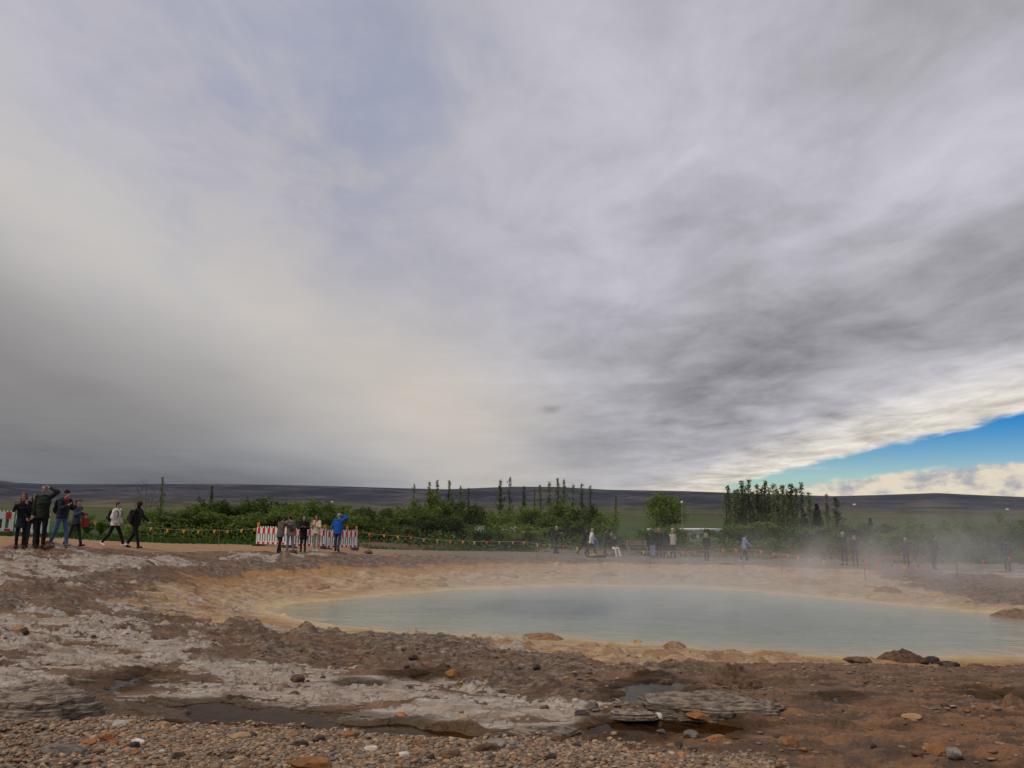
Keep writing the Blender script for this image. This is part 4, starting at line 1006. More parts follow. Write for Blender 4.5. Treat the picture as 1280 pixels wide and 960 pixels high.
# shrubs on the meadow at the left
for px, d, top in ((96, 62, 646), (110, 66, 642), (128, 64, 648), (20, 70, 638), (-20, 66, 640), (165, 58, 642)):
    plant('meadow_shrub', BRIGHT[int(px) % 3], ('stem', 'foliage'), px, d, top, 'loose green shrub standing on the open meadow', 'shrub', 'shrubs on the meadow', 1.1, 2.5)
# a bush with white blossom
WB = mat('white_blossom', (.72, .72, .68), .6)
for k, (px, py, n, lab) in enumerate(((600, 661, 60, 'shrub with a dense cluster of white blossom'), (641, 661, 34, 'shrub with scattered white blossom'), (762, 668, 26, 'shrub with one narrow streak of white blossom'))):
    e = plant('flowering_shrub', BRIGHT[k], ('stem', 'foliage'), px, 55.5, py - 6, lab, 'shrub', None, .9, 2.5)
    g = np.random.default_rng(k); s = e.scale[2]
    pts = np.c_[g.normal(0, (.22, .35, .10)[k], n), -1.0 + g.normal(0, .1, n), (at(px, py, 55)[2] - e.location[2]) + g.normal(0, .12, n)]
    rz = -e.rotation_euler[2]; pts[:, :2] = pts[:, :2] @ np.array([[math.cos(rz), math.sin(rz)], [-math.sin(rz), math.cos(rz)]])
    obj('blossom', crown_me('blossom', pts / np.array([e.scale[0], e.scale[1], s]), .07, k, WB), e)
# rank growth along the foot of the thicket
n = 26000; upx = rng.uniform(150, 1330, n)
ud = np.interp(upx, [150, 330, 480, 700, 900, 1300], [48, 51, 55, 58, 56, 53]) + rng.normal(0, 1.6, n)
uxy = np.array([at(a, 640, b)[:2] for a, b in zip(upx, ud)]); uz = np.array([gzb(a, b) for a, b in uxy])
uh = rng.random(n) ** 1.4 * (.35 + 1.3 * fbm(uxy[:, 0] * .6, uxy[:, 1] * .6, 4, 12))
k = ~((upx > 440) & (upx < 600) & (ud < 53))
ug = crown_me('undergrowth', np.c_[uxy, uz + uh][k], .085, 77, LM)
tag(obj('undergrowth', ug), 'tangled low green growth along the foot of the thicket', 'undergrowth', kind='stuff')
# grass of the lawn strip
n = 60000
ga = rng.uniform(R(-38), R(38), n); gr = rng.uniform(33, 62, n); lx, ly = gr * np.sin(ga), gr * np.cos(ga)
dl_ = sdist(lx, ly, LAWN); so2 = vmax(SOIL, lx, ly)
k = (dl_ > .0) & (so2 < .1) & (rng.random(n) < np.interp(dl_, [0, 4, 14], [1, .8, .3])); lx, ly = lx[k], ly[k]; n = len(lx)
lz = np.array([gzb(a, b) for a, b in zip(lx, ly)])
bh = rng.uniform(.05, .15, n) * (1 + (fbm(lx * .5, ly * .5, 3, 4) > .55) * .8); ba = rng.uniform(0, 6.28, n); bw = rng.uniform(.03, .07, n)
t3 = np.stack([np.stack([lx - np.cos(ba) * bw, ly - np.sin(ba) * bw, lz - .02], 1), np.stack([lx + np.cos(ba) * bw, ly + np.sin(ba) * bw, lz - .02], 1), np.stack([lx + rng.normal(0, .07, n), ly + rng.normal(0, .07, n), lz + bh], 1)], 1)
lg = leaf_mat('grass_blades', (.022, .052, .010), (.060, .120, .018))
gme = mesh('grass', t3.reshape(-1, 3), np.arange(n * 3).reshape(-1, 3), lg); addattr(gme, 'tone', np.repeat(rng.random(n), 3))
tag(obj('grass', gme), 'green grass of the verge beyond the path', 'grass', kind='stuff')

# ------------------------------------------------------------------ red and white barriers
WHITE = mat('white_plastic', (.74, .74, .72), .45, .4, var=.10, vscale=3)
RED = mat('red_reflective', (.55, .025, .02), .4, .4, var=.08)
RUBBER = mat('black_rubber', (.03, .03, .03), .8)
ORANGE = mat('orange_plastic', (.85, .26, .03), .4, .4, trans=.25)
BW = 1.9
SL = boxes('slat', [(-.036, .036, -.018, .018, .25, .62)], WHITE)
RB = boxes('red_block', [(-.067, .067, -.036, .036, .625, .895)], RED); RB2 = boxes('red_block', [(-.07, .07, -.036, .036, .135, .235)], RED)
FR = boxes('frame', [(-BW / 2, BW / 2, -.03, .03, .62, .90), (-BW / 2, BW / 2, -.03, .03, .12, .25), (-BW / 2, -BW / 2 + .07, -.029, .029, .25, .62), (BW / 2 - .07, BW / 2, -.029, .029, .25, .62)]
           + [(-BW / 2 + .03 + i * .1415, -BW / 2 + .07 + i * .1415, -.02, .02, .90, .975) for i in range(14)], WHITE)
FT = boxes('foot', [(-.11, .11, -.34, .34, 0, .10), (-.035, .035, -.05, .05, .10, .13)], RUBBER)
LAMP_V = [(0, -.03, 0)]
lv_, lf_ = join_vf([box_vf(-.05, .05, -.03, .03, 0, .05), tube_vf([(0, -.035, .11), (0, .035, .11)], .065, 12)])
LMPM = mesh('warning_reflector', lv_, lf_, ORANGE)
def barrier(p0, p1, label, lamps, group=None, nb=7):
    c = (np.array(p0) + np.array(p1)) / 2; a = math.atan2(p1[1] - p0[1], p1[0] - p0[0]); ln = math.hypot(p1[0] - p0[0], p1[1] - p0[1])
    z0, z1 = gzb(*p0), gzb(*p1)
    e = obj('construction_barrier', None, None, (c[0], c[1], (z0 + z1) / 2 - .01), (0, 0, a), (ln / BW * .985, 1, 1.05))
    obj('frame', FR, e)
    ns = nb * 2 - 1
    for i in range(ns): obj('slat', SL, e, (-BW / 2 + .13 + i * (BW - .26) / (ns - 1), 0, 0), (0, 0, 0), (13 / ns, 1, 1))
    for i in range(nb): obj('red_block', RB, e, (-BW / 2 + BW / nb * (i + .5), 0, 0), (0, 0, 0), (7 / nb, 1, 1)); obj('red_block', RB2, e, (-BW / 2 + BW / nb * (i + .5), 0, 0), (0, 0, 0), (7 / nb, 1, 1))
    for s in (-1, 1): obj('foot', FT, e, (s * (BW / 2 - .12), 0, 0))
    for s in lamps: obj('warning_reflector', LMPM, e, (s * (BW / 2 - .06), 0, .975))
    tag(e, label, 'barrier', group); return e
def gp(px, d): return at(px, 640, d)[:2]
barrier(gp(-42, 33.5), gp(19, 34.5), 'red and white plastic barrier panel beside the woman in a navy coat', (), nb=4)
barrier(gp(21, 34.6), gp(63, 36), 'red and white barrier panel hidden behind the people in dark jackets', (), nb=4)
barrier(gp(322.5, 41.6), gp(366, 40.6), 'red and white barrier panel behind the couple, nearest the pennants', (-1,))
barrier(gp(367, 40.6), gp(409, 41.3), 'red and white barrier panel behind the black coat and cream jacket', (1,))
barrier(gp(410, 41.4), gp(448, 42.3), 'red and white barrier panel behind the person in the blue jacket', (.35, 1))

# ------------------------------------------------------------------ rope with pennants
YEL = mat('yellow_pennant', (.95, .62, .14), .5, trans=.5, var=.1); ORG = mat('orange_pennant', (.95, .25, .03), .5, trans=.45, var=.1)
ROPE = mat('rope', (.28, .24, .18), .9); STAKE = mat('wooden_stake', (.20, .16, .11), .9)
FLAGS = {'L': [(119, 653), (188.5, 661), (209, 662.5), (229.5, 663.5), (248, 664), (268, 663.5), (284.5, 664.5), (302, 663), (318, 662)],
         'M': [(462, 668), (480, 669.5), (497, 671), (513.5, 672.5), (530, 674.5), (546.5, 675.5), (563, 677), (578.5, 677), (593, 678), (608.5, 678), (624.5, 678.5), (641, 678), (655, 678.5), (672, 681), (688, 682.5), (704.5, 683.5), (721.5, 685.5)],
         'R': [(804.5, 690), (836, 690.5), (853, 690.5), (869.5, 690), (903.5, 688), (920, 687.5), (951, 689.5), (967, 692.5), (984, 694.5), (997.5, 697), (1013.5, 699.5), (1030, 701.5), (1047, 703), (1081, 706), (1097.5, 706.5), (1115, 706.5), (1130, 707.5), (1147.5, 707), (1180, 706), (1196, 705), (1213, 704), (1229, 702), (1261, 698)]}
def rope_d(px): return float(np.interp(px, [60, 119, 320, 462, 578, 700, 804, 903, 984, 1081, 1180, 1261], [36, 37, 41.5, 44, 47, 46, 43, 43.5, 41, 37, 36, 37]))
def flag_me(m, k):
    r = random.Random(k); a, b = r.uniform(-.05, .05), r.uniform(-.04, .04); V = []
    for s in (-.004, .004): V += [(-.10, s, 0), (0, s + b, .005), (.10, s, 0), (.045, s + a * .5 + b, -.12), (a * .6, s + a, -.25), (-.045, s - a * .3 + b, -.12)]
    Fc = [(0, 1, 3, 5), (1, 2, 3), (5, 3, 4), (6, 11, 9, 7), (7, 9, 8), (11, 10, 9)] + [(i, i + 6, (i + 1) % 6 + 6, (i + 1) % 6) for i in range(6)]
    return mesh('pennant', V, Fc, m)
FM = {('y', k): flag_me(YEL, k) for k in range(3)}; FM.update({('o', k): flag_me(ORG, k + 5) for k in range(3)})
r = random.Random(4)
for key, fl in FLAGS.items():
    e = obj('pennant_rope', None, None, tuple(at(fl[0][0], fl[0][1], rope_d(fl[0][0])))); base = np.array(e.location)
    ext = [(58, 652)] if key == 'L' else [(452, 666)] if key == 'M' else [(728, 686)]
    pts = [at(px, py - 1.5, rope_d(px)) - base for px, py in ext + fl] + ([at(1300, 694, 37.5) - base] if key == 'R' else [])
    P2 = []
    for i in range(len(pts) - 1):
        P2 += [pts[i], (pts[i] + pts[i + 1]) / 2 - np.array([0, 0, .025])]
    v, f = tube_vf(P2 + [pts[-1]], .012, 5); obj('rope', mesh('rope', v, f, ROPE), e)
    for i, p in enumerate(pts[1:len(fl) + 1]):
        if key == 'L': c = 'y'
        elif key == 'M': c = 'o' if i % 3 == 0 else 'y'
        else: c = 'y' if r.random() < .3 else 'o'
        obj('pennant', FM[(c, r.randrange(3))], e, tuple(p), (r.uniform(-.3, .3), 0, r.uniform(-.5, .5)), (.82,) * 3)
    tag(e, {'L': 'sagging rope of pale yellow pennants behind the two walkers', 'M': 'sagging rope of orange and yellow pennants before the brown soil heap', 'R': 'low rope of orange pennants running into the steam'}[key], 'pennant rope')
for k, (px, py) in enumerate([(119, 653), (191, 661), (274, 663), (462, 668), (552, 676), (672, 681), (812, 690), (928, 688), (977, 693), (1081, 706), (1196, 705)]):
    p = at(px, py, rope_d(px)); z = gzb(p[0], p[1]); hh = max(p[2] - z, .3) + .05
    v, f = tube_vf([(0, 0, -.15), (0, 0, hh * .5), (0, 0, hh - .03), (0, 0, hh)], [.022, .02, .02, .012], 7)
    o = obj('rope_stake', mesh('rope_stake', v, f, STAKE), None, (p[0], p[1] + .03, z))
    tag(o, 'thin wooden stake holding up the ' + ('yellow pennant rope behind the walkers' if px < 300 else 'pennant rope before the thicket' if px < 700 else 'orange pennant rope by the steam'), 'stake', 'stakes of the pennant rope')

# ------------------------------------------------------------------ bench, lamp post, far buildings
WOOD = mat('weathered_wood', (.22, .17, .13), .8, bump=.4)
METAL = mat('grey_metal', (.35, .36, .36), .5, metal=.6)
c = gp(796, 53.5); z = gzb(*c)
e = obj('park_bench', None, None, (c[0], c[1], z + .01), (0, 0, R(6))); tag(e, 'low wooden bench with a slatted backrest between the seated figure and the group', 'bench')
for i in range(3): obj('seat_slat', boxes('seat_slat', [(-.75, .75, -.06 + i * .14 - .14, .06 + i * .14 - .14, .42, .46)], WOOD), e)
for i in range(2): obj('back_slat', boxes('back_slat', [(-.75, .75, .24, .27, .56 + i * .17, .69 + i * .17)], WOOD), e)
for s in (-.6, .6): obj('leg', boxes('leg', [(s - .035, s + .035, -.2, -.14, 0, .42), (s - .035, s + .035, .2, .239, 0, .88), (s - .03, s + .03, -.14, .2, .34, .4199)], METAL), e)
c = gp(852.5, 72); z = zfar(*c); tp = at(852.5, 629, 72)[2] - z
e = obj('lamp_post', None, None, (c[0], c[1], z)); tag(e, 'slim grey lamp post beside the broad round tree', 'lamp post')
v, f = tube_vf([(0, 0, -.2), (0, 0, tp * .5), (0, 0, tp)], [.045, .038, .03], 8); obj('pole', mesh('pole', v, f, METAL), e)
v, f = tube_vf([(0, 0, tp - .02), (0, 0, tp + .04), (0, 0, tp + .14), (0, 0, tp + .2)], [.04, .11, .10, .04], 10); obj('lamp_head', mesh('lamp_head', v, f, WHITE), e)
WALL = mat('white_render', (.74, .73, .70), .7, var=.06); GLASS = mat('dark_glass', (.03, .035, .04), .1, .6); ROOFM = mat('grey_roof', (.20, .20, .21), .6); ROOFR = mat('rusty_red_roof', (.22, .07, .05), .7)
pA, pB = at(838, 664, 104), at(908, 664, 110); zb_ = zfar(pA[0], pA[1]); hh = pA[2] - zb_ + .15; ln = math.hypot(*(pB - pA)[:2])
e = obj('low_building', None, None, (pA[0], pA[1], zb_ - .1), (0, 0, math.atan2(pB[1] - pA[1], pB[0] - pA[0]))); tag(e, 'long low white building glimpsed through the shrubs behind the group', 'building')
obj('wall', boxes('wall', [(0, ln, 0, 4, 0, hh)], WALL), e); obj('roof', boxes('roof', [(-.2, ln + .2, -.25, 4.25, hh + .002, hh + .22)], WALL), e)
for i in range(6):
    x = .6 + i * (ln - 1.2) / 6; wn_ = obj('window', boxes('window', [(x, x + .85, -.03, .02, hh - 1.1, hh - .28)], METAL), e); obj('pane', boxes('pane', [(x + .06, x + .79, -.045, -.031, hh - 1.04, hh - .34)], GLASS), wn_)
def far_hit(px, py):
    r_ = ray(px, py); t = np.geomspace(120, 10800, 3000); p = CAM[None] + r_[None] * t[:, None]
    k = int(np.argmax(p[:, 2] < far(p[:, 0], p[:, 1]))); return p[k] if k else p[-1]
for px, py, wpx, lab in ((1068, 631.5, 3.2, 'tiny white farmhouse on the dark slope beyond the spruces'), (1259, 637.5, 3.0, 'tiny white farmhouse on the slope above the steam'), (415, 628, 2.4, 'tiny pale farmhouse on the slope above the barriers')):
    p = far_hit(px, py); d = math.hypot(p[0], p[1]); s = wpx / F * d
    s = min(s, 28); e = obj('farmhouse', None, None, (p[0], p[1], float(far(p[:1], p[1:2])[0]) - .5), (0, 0, .3)); tag(e, lab, 'farmhouse')
    obj('wall', boxes('wall', [(-s / 2, s / 2, -s / 4, s / 4, 0, s * .3)], WALL), e)
    a = s / 2 + .3; b = s / 4 + .3; z0, z1 = s * .3 + .01, s * .52
    obj('roof', mesh('roof', [(-a, -b, z0), (a, -b, z0), (a, b, z0), (-a, b, z0), (-a, 0, z1), (a, 0, z1)], [(0, 1, 5, 4), (2, 3, 4, 5), (0, 4, 3), (1, 2, 5), (0, 3, 2, 1)], WALL), e)
    for q in (-.3, 0, .3): obj('window', boxes('window', [(q * s - s * .05, q * s + s * .05, -s / 4 - .05, -s / 4 + .05, s * .1, s * .2)], GLASS), e)

# ------------------------------------------------------------------ people
def ell_loft(secs, k=14):                      # secs: (centre, rx, ry, z-less) rings stacked along their own centres
    V, Fc = [], []
    for c, rx, ry in secs:
        V += [(c[0] + rx * math.cos(2 * math.pi * j / k), c[1] + ry * math.sin(2 * math.pi * j / k), c[2]) for j in range(k)]
    for i in range(len(secs) - 1):
        for j in range(k): Fc.append((i * k + j, i * k + (j + 1) % k, (i + 1) * k + (j + 1) % k, (i + 1) * k + j))
    Fc.append(tuple(range(k))[::-1]); Fc.append(tuple((len(secs) - 1) * k + j for j in range(k)))
    return V, Fc
def ball(c, rx, ry, rz, k=12, m=8):
    return ell_loft([((c[0], c[1], c[2] - rz * math.cos(math.pi * (i + .15) / (m - .7))), rx * math.sin(math.pi * (i + .15) / (m - .7)), ry * math.sin(math.pi * (i + .15) / (m - .7))) for i in range(m)], k)
def limb(p, q, r0, r1, k=10):
    p, q = Vector(p), Vector(q); d = (q - p).normalized()
    return tube_vf([p - d * r0 * .8, p - d * r0 * .35, p, p.lerp(q, .33), p.lerp(q, .66), q, q + d * r1 * .35, q + d * r1 * .8],
                   [r0 * .5, r0 * .9, r0, r0 + (r1 - r0) * .25, r0 + (r1 - r0) * .62, r1, r1 * .9, r1 * .5], k)
JOBS = []
def grown(name, parts, m, parent, vox=.016, wr=0.0, plain=()):   # overlapping volumes fused into one continuous skin
    v, f = join_vf(parts); me = mesh(name, v, f); o = obj(name, me, parent)
    md = o.modifiers.new('r', 'REMESH'); md.mode = 'VOXEL'; md.voxel_size = vox; md.use_smooth_shade = True
    md = o.modifiers.new('s', 'SMOOTH'); md.factor = .5; md.iterations = 4
    JOBS.append((o, m, wr, plain)); return o
_cloth = {}
def cloth(r_, g_, b_):
    k = (r_, g_, b_)
    if k not in _cloth: _cloth[k] = mat('cloth_%02d' % len(_cloth), lin(r_, g_, b_), .85, .15, bump=.4, bscale=60, var=.18, vscale=9, sheen=.1)
    return _cloth[k]
SKIN = mat('skin', (.42, .25, .18), .55, .35, var=.06); EYE = mat('eye', (.02, .015, .012), .2, .5); LENS = mat('dark_lens', (.01, .01, .012), .1, .6)
HAIR = dict(brown=mat('brown_hair', (.05, .028, .016), .55), auburn=mat('auburn_hair', (.10, .045, .022), .55), black=mat('black_hair', (.012, .010, .010), .5), grey=mat('grey_hair', (.30, .28, .26), .6), fair=mat('fair_hair', (.32, .22, .12), .55))
DOWN = ((.12, .06, -1), (.06, .28, -1))
def arm_dirs(pose):
    return {'down': DOWN, 'front': ((.25, .25, -1), (-.55, 1, .25)), 'face': ((.30, .35, -1), (-.42, .55, 1)), 'phone': ((.2, .30, -1), (-.35, 1, .55)), 'head': ((.62, .32, .40), (-1, -.12, .42)), 'photo': ((.8, .75, .1), (-.75, .35, .55)),
            'swingf': ((.10, .55, -1), (.0, .9, -.7)), 'swingb': ((.12, -.5, -1), (.05, -.1, -1)), 'pocket': ((.30, -.12, -1), (-.22, .55, -.8)), 'wave': ((.7, .25, .55), (-.2, .1, 1)), 'lap': ((.15, .5, -1), (-.35, 1, -.35)), 'hips': ((.75, -.2, -1), (-.9, .45, -.4)), 'hug': ((.35, .7, -.35), (-.8, .7, .2))}[pose]
def stand(px, py, d):                         # where the ray of the feet meets the ground, nearest to the expected distance
    t = np.linspace(d * .8, d * 1.25, 160); r_ = ray(px, py); P = CAM[None] + r_[None] * (t / r_[1])[:, None]
    g = np.array([gzb(q[0], q[1]) for q in P]) - P[:, 2]
    k = [i for i in range(1, 160) if g[i - 1] * g[i] <= 0]
    i = min(k, key=lambda j: abs(t[j] - d)) if k else int(np.argmin(np.abs(g)))
    return t[i]
FEET = [(28.5, 685.5), (42, 684.5), (53.5, 686), (78.5, 685.5), (96, 685), (145.5, 683), (171.5, 686), (352, 690), (364.5, 690), (381, 690), (397, 691), (423.5, 690), (695, 692), (730, 693.5), (739, 694), (756, 694), (767, 695.5), (815.5, 697), (823, 698), (831.5, 698), (840.5, 697.5), (882, 701), (929, 703), (1052.5, 707), (1066, 707.5), (1129, 709.5), (1163.5, 712), (1254, 714)]
def person(px, d, h, face, label, jacket, trousers, shoes=(40, 36, 34), hair='brown', hairlen=0, arms=('down', 'down'), legs=((4, 0), (-4, 4)), hem=.82, lean=3, hat=None, hatcol=None, glasses=False, hood=None, sit=False, turn=0, bulk=1.0, scarf=None, base_z=None, group=None, vox=None, slim=False):
    """face: 0 looks at the camera, 90 towards +x; legs: (hip, knee) bends in degrees for the left and the right leg"""
    d1 = stand(px, dict(FEET)[px], d); h = h * d1 / d; d = d1; s = h / 1.75; k = d > 40
    vox = vox or (.022 if k else .016)
    c = gp(px, d); z0 = gzb(*c) if base_z is None else base_z
    e = obj('person', None, None, (c[0], c[1], z0), (0, 0, R(180 - 0 + face) if True else 0), (s, s, s)); tag(e, label, 'person', group)
    # skeleton, x to the figure's own right, y forward
    J = {}; hz = .92
    for sd, (hp, kn) in zip((-1, 1), legs):
        a, b = R(hp), R(hp - kn); hip = Vector((sd * .088, 0, hz)); knee = hip + Vector((sd * (.03 if not sit else .07), math.sin(a), -math.cos(a))) * .42
        ank = knee + Vector((0, math.sin(b), -math.cos(b))) * .42; J[sd] = [hip, knee, ank]
    low = min(J[-1][2].z, J[1][2].z) - .085; dzv = Vector((0, 0, -low))
    for sd in (-1, 1): J[sd] = [p + dzv for p in J[sd]]
    pel = Vector((0, 0, hz)) + dzv; la = R(lean)
    def T(x, y, z): y2, z2 = y * math.cos(la) + z * math.sin(la), z * math.cos(la) - y * math.sin(la); return pel + Vector((x, y2, z2))
    b_ = bulk; w_ = .92 if slim else 1.0
    sh = {sd: T(sd * .175 * w_, 0, .50) for sd in (-1, 1)}
    A = {}
    for sd, ps_ in zip((-1, 1), arms):
        u_, f_ = arm_dirs(ps_); u_ = Vector((u_[0] * sd, u_[1], u_[2])).normalized(); f_ = Vector((f_[0] * sd, f_[1], f_[2])).normalized()
        el_ = sh[sd] + u_ * .285; wr_ = el_ + f_ * .245; A[sd] = (sh[sd], el_, wr_, f_)
    hd = T(0, .035, .705); nk = T(0, .0, .54)
    # body: head, neck, hands and what the clothes cover, one skin
    B = [ball(hd + Vector((0, -.01, .025)), .074, .092, .098), ball(hd + Vector((0, .022, -.045)), .056, .066, .070), limb(nk - Vector((0, 0, .05)), hd - Vector((0, .01, .06)), .058, .052),
         ball(hd + Vector((0, .092, -.012)), .013, .020, .022, 8, 6), ball(hd + Vector((-.076, -.01, -.005)), .012, .02, .032, 8, 6), ball(hd + Vector((.076, -.01, -.005)), .012, .02, .032, 8, 6),
         ell_loft([(T(0, 0, -.02), .13 * w_, .09), (T(0, 0, .12), .12 * w_, .085), (T(0, .01, .32), .145 * w_, .10), (T(0, 0, .46), .15 * w_, .085), (T(0, 0, .53), .07, .06)])]
    fing = []
    for sd in (-1, 1):
        a0_, a1_, a2_, fd = A[sd]
        B += [limb(a0_, a1_, .050, .040), limb(a1_, a2_, .038, .026)]
        side = fd.cross(Vector((0, 0, 1))); side = side.normalized() if side.length > .2 else Vector((1, 0, 0)); nrm = side.cross(fd)
        pc = a2_ + fd * .05; B += [limb(a2_, a2_ + fd * .07, .026, .034)]
        for q, (off, ln_) in enumerate(((-.028, .060), (-.009, .072), (.010, .068), (.028, .054))):
            st_ = a2_ + fd * .085 + side * off; fing.append(tube_vf([st_ - fd * .02, st_ + fd * ln_ * .5 + nrm * .004, st_ + fd * ln_ * .85 + nrm * .022, st_ + fd * ln_ + nrm * .036], [.010, .0095, .0085, .006], 6))
        st_ = a2_ + fd * .035 + side * (-.03 * sd); fing.append(tube_vf([st_, st_ - side * .03 * sd + fd * .025, st_ - side * .04 * sd + fd * .055 + nrm * .01], [.013, .011, .008], 6))
        hp_, kn_, an_ = J[sd]; B += [limb(hp_, kn_, .070, .050), limb(kn_, an_, .048, .036)]
    grown('body', B, SKIN, e, vox * .85, 0, fing)
    # trousers, shoes
    Tp = [ell_loft([(pel + Vector((0, 0, -.10)), .125 * w_, .105), (pel, .155 * w_, .115), (T(0, 0, .10), .145 * w_, .105), (T(0, 0, .14), .13 * w_, .095)])]
    for sd in (-1, 1):
        hp_, kn_, an_ = J[sd]; tk = .9 if slim else 1.0
        Tp += [limb(hp_, kn_, .092 * tk, .068 * tk), limb(kn_, an_ + Vector((0, 0, .01)), .066 * tk, .056 * tk)]
    grown('trousers', Tp, cloth(*trousers), e, vox, .010)
    for sd in (-1, 1):
        an_ = J[sd][2]; bt = R((legs[0] if sd < 0 else legs[1])[0] - (legs[0] if sd < 0 else legs[1])[1]) * .7; bt = 0 if sit else min(bt, .5)
        fwd = Vector((sd * .15, math.cos(bt), math.sin(bt))).normalized()
        grown('shoe', [ball(an_ + Vector((0, -.025, -.045)), .046, .060, .040, 10, 7), limb(an_ + Vector((0, -.02, -.047)), an_ + fwd * .15 + Vector((0, 0, -.052)), .044, .034), limb(an_ + Vector((0, 0, .04)), an_ + Vector((0, -.01, -.04)), .050, .050)], cloth(*shoes), e, .012)
    # jacket
    hemz = hem - .92
    Jk = [ell_loft([(T(0, 0, hemz) if hemz > -.2 else T(0, 0, 0) + Vector((0, .03 if not sit else 0, hemz)), .19 * b_ * w_, .145 * b_), (T(0, 0, min(0.0, hemz * .4)), .18 * b_ * w_, .14 * b_), (T(0, 0, .14), .165 * b_ * w_, .128 * b_), (T(0, .01, .32), .182 * b_ * w_, .135 * b_), (T(0, 0, .44), .185 * w_, .115 * b_), (T(0, 0, .525), .10, .085), (T(0, .005, .57), .072, .072)])]
    for sd in (-1, 1):
        a0_, a1_, a2_, fd = A[sd]; Jk += [ball(a0_ + Vector((-sd * .01, 0, -.01)), .075, .075, .07), limb(a0_, a1_, .070 * b_, .056 * b_), limb(a1_, a2_ - fd * .005, .055 * b_, .042 * b_)]
    if hood != 'up': Jk.append(ball(T(0, -.085, .53), .10, .055, .055))
    grown('jacket', Jk, cloth(*jacket), e, vox, .016)
    if hood == 'up': grown('hood', [ball(hd + Vector((0, -.022, .02)), .098, .108, .128), limb(nk, hd - Vector((0, .03, .04)), .085, .085)], cloth(*jacket), e, vox, .008)
    elif hat:
        hp = [ball(hd + Vector((0, -.012, .062)), .085, .102, .078)]
        if hat == 'cap': hp.append(ell_loft([(hd + Vector((0, .085, .045)), .065, .075), (hd + Vector((0, .085, .058)), .065, .075)]))
        if hat == 'beanie': hp.append(ball(hd + Vector((0, -.02, .05)), .086, .100, .105))
        grown('hat', hp, cloth(*(hatcol or (26, 26, 28))), e, .014, .004)
    if hood != 'up':
        Hh = [ball(hd + Vector((0, -.026, .045)), .084, .096, .094)]
        if hairlen: Hh += [limb(hd + Vector((sd * .058, -.035, .03)), hd + Vector((sd * .075, -.04, -.06 - hairlen)), .045, .030) for sd in (-1, 1)] + [limb(hd + Vector((0, -.065, .03)), hd + Vector((0, -.085, -.06 - hairlen)), .065, .045)]
        else: Hh.append(ball(hd + Vector((0, -.055, -.02)), .072, .055, .075))
        if not (hat == 'beanie' and not hairlen): grown('hair', Hh, HAIR[hair], e, .014, .010)
    for sd in (-1, 1):
        if glasses: v, f = ball(hd + Vector((sd * .032, .084, .012)), .027, .008, .020, 8, 5); obj('sunglass_lens', mesh('sunglass_lens', v, f, LENS, True), e)
        else: v, f = ball(hd + Vector((sd * .030, .076, .010)), .012, .010, .008, 8, 5); obj('eye', mesh('eye', v, f, EYE, True), e)
    v, f = ball(hd + Vector((0, .082, -.062)), .022, .008, .006, 8, 5); obj('mouth', mesh('mouth', v, f, cloth(120, 62, 56), True), e)
    if scarf: grown('scarf', [ell_loft([(nk + Vector((0, .02, -.05)), .10, .10), (nk + Vector((0, .02, .03)), .085, .085)]), limb(nk + Vector((.02, .09, -.02)), nk + Vector((.03, .12, -.24)), .04, .03)], cloth(*scarf), e, .014, .006)
    e['_j'] = [list(T(0, -.20, .30)), list(A[-1][2]), list(A[1][2]), list(pel)]
    return e
def worldp(e, v): return e.location + Matrix.Rotation(e.rotation_euler[2], 3, 'Z') @ (Vector(v) * e.scale[0])
def backpack(e, col, label, front=False):
    p = worldp(e, e['_j'][0]); b = obj('backpack', None, None, p, (0, 0, e.rotation_euler[2]), e.scale); tag(b, label, 'backpack')
    grown('pack_body', [ell_loft([((0, -.02, -.24), .12, .07), ((0, -.03, -.20), .155, .10), ((0, -.03, .05), .15, .095), ((0, -.01, .19), .12, .07), ((0, 0, .22), .06, .04)])], cloth(*col), b, .016, .008)
    grown('front_pocket', [ell_loft([((0, -.13, -.19), .10, .035), ((0, -.14, -.10), .11, .045), ((0, -.125, -.02), .09, .03)])], cloth(*col), b, .014, .004)
    for sd in (-1, 1):
        v, f = tube_vf([(sd * .09, .04, .18), (sd * .11, .20, .235), (sd * .12, .335, .14), (sd * .13, .345, -.02), (sd * .15, .22, -.17), (sd * .12, .04, -.20)], .018, 6); obj('shoulder_strap', mesh('shoulder_strap', v, f, cloth(*col), True), b)
    return b
def handheld(e, hand, name, bl, m, label, cat, drop=0.0):
    p = worldp(e, e['_j'][hand]); o = obj(name, None, None, (p[0], p[1], p[2] - drop), (0, 0, e.rotation_euler[2])); tag(o, label, cat)
    for nm_, bx_, mm in bl: obj(nm_, boxes(nm_, bx_, mm), o)
    return o
STRIDE = ((26, 6), (-20, 22)); STRIDE2 = ((-22, 20), (24, 5)); STAND = ((3, 2), (-3, 3)); APART = ((5, 2), (-9, 2))
navy, black, char = (26, 26, 36), (22, 21, 23), (40, 38, 40)
PH = [('case', [(-.036, .036, -.005, .005, 0, .15)], cloth(20, 20, 22)), ('screen', [(-.032, .032, -.0072, -.0055, .006, .144)], GLASS)]
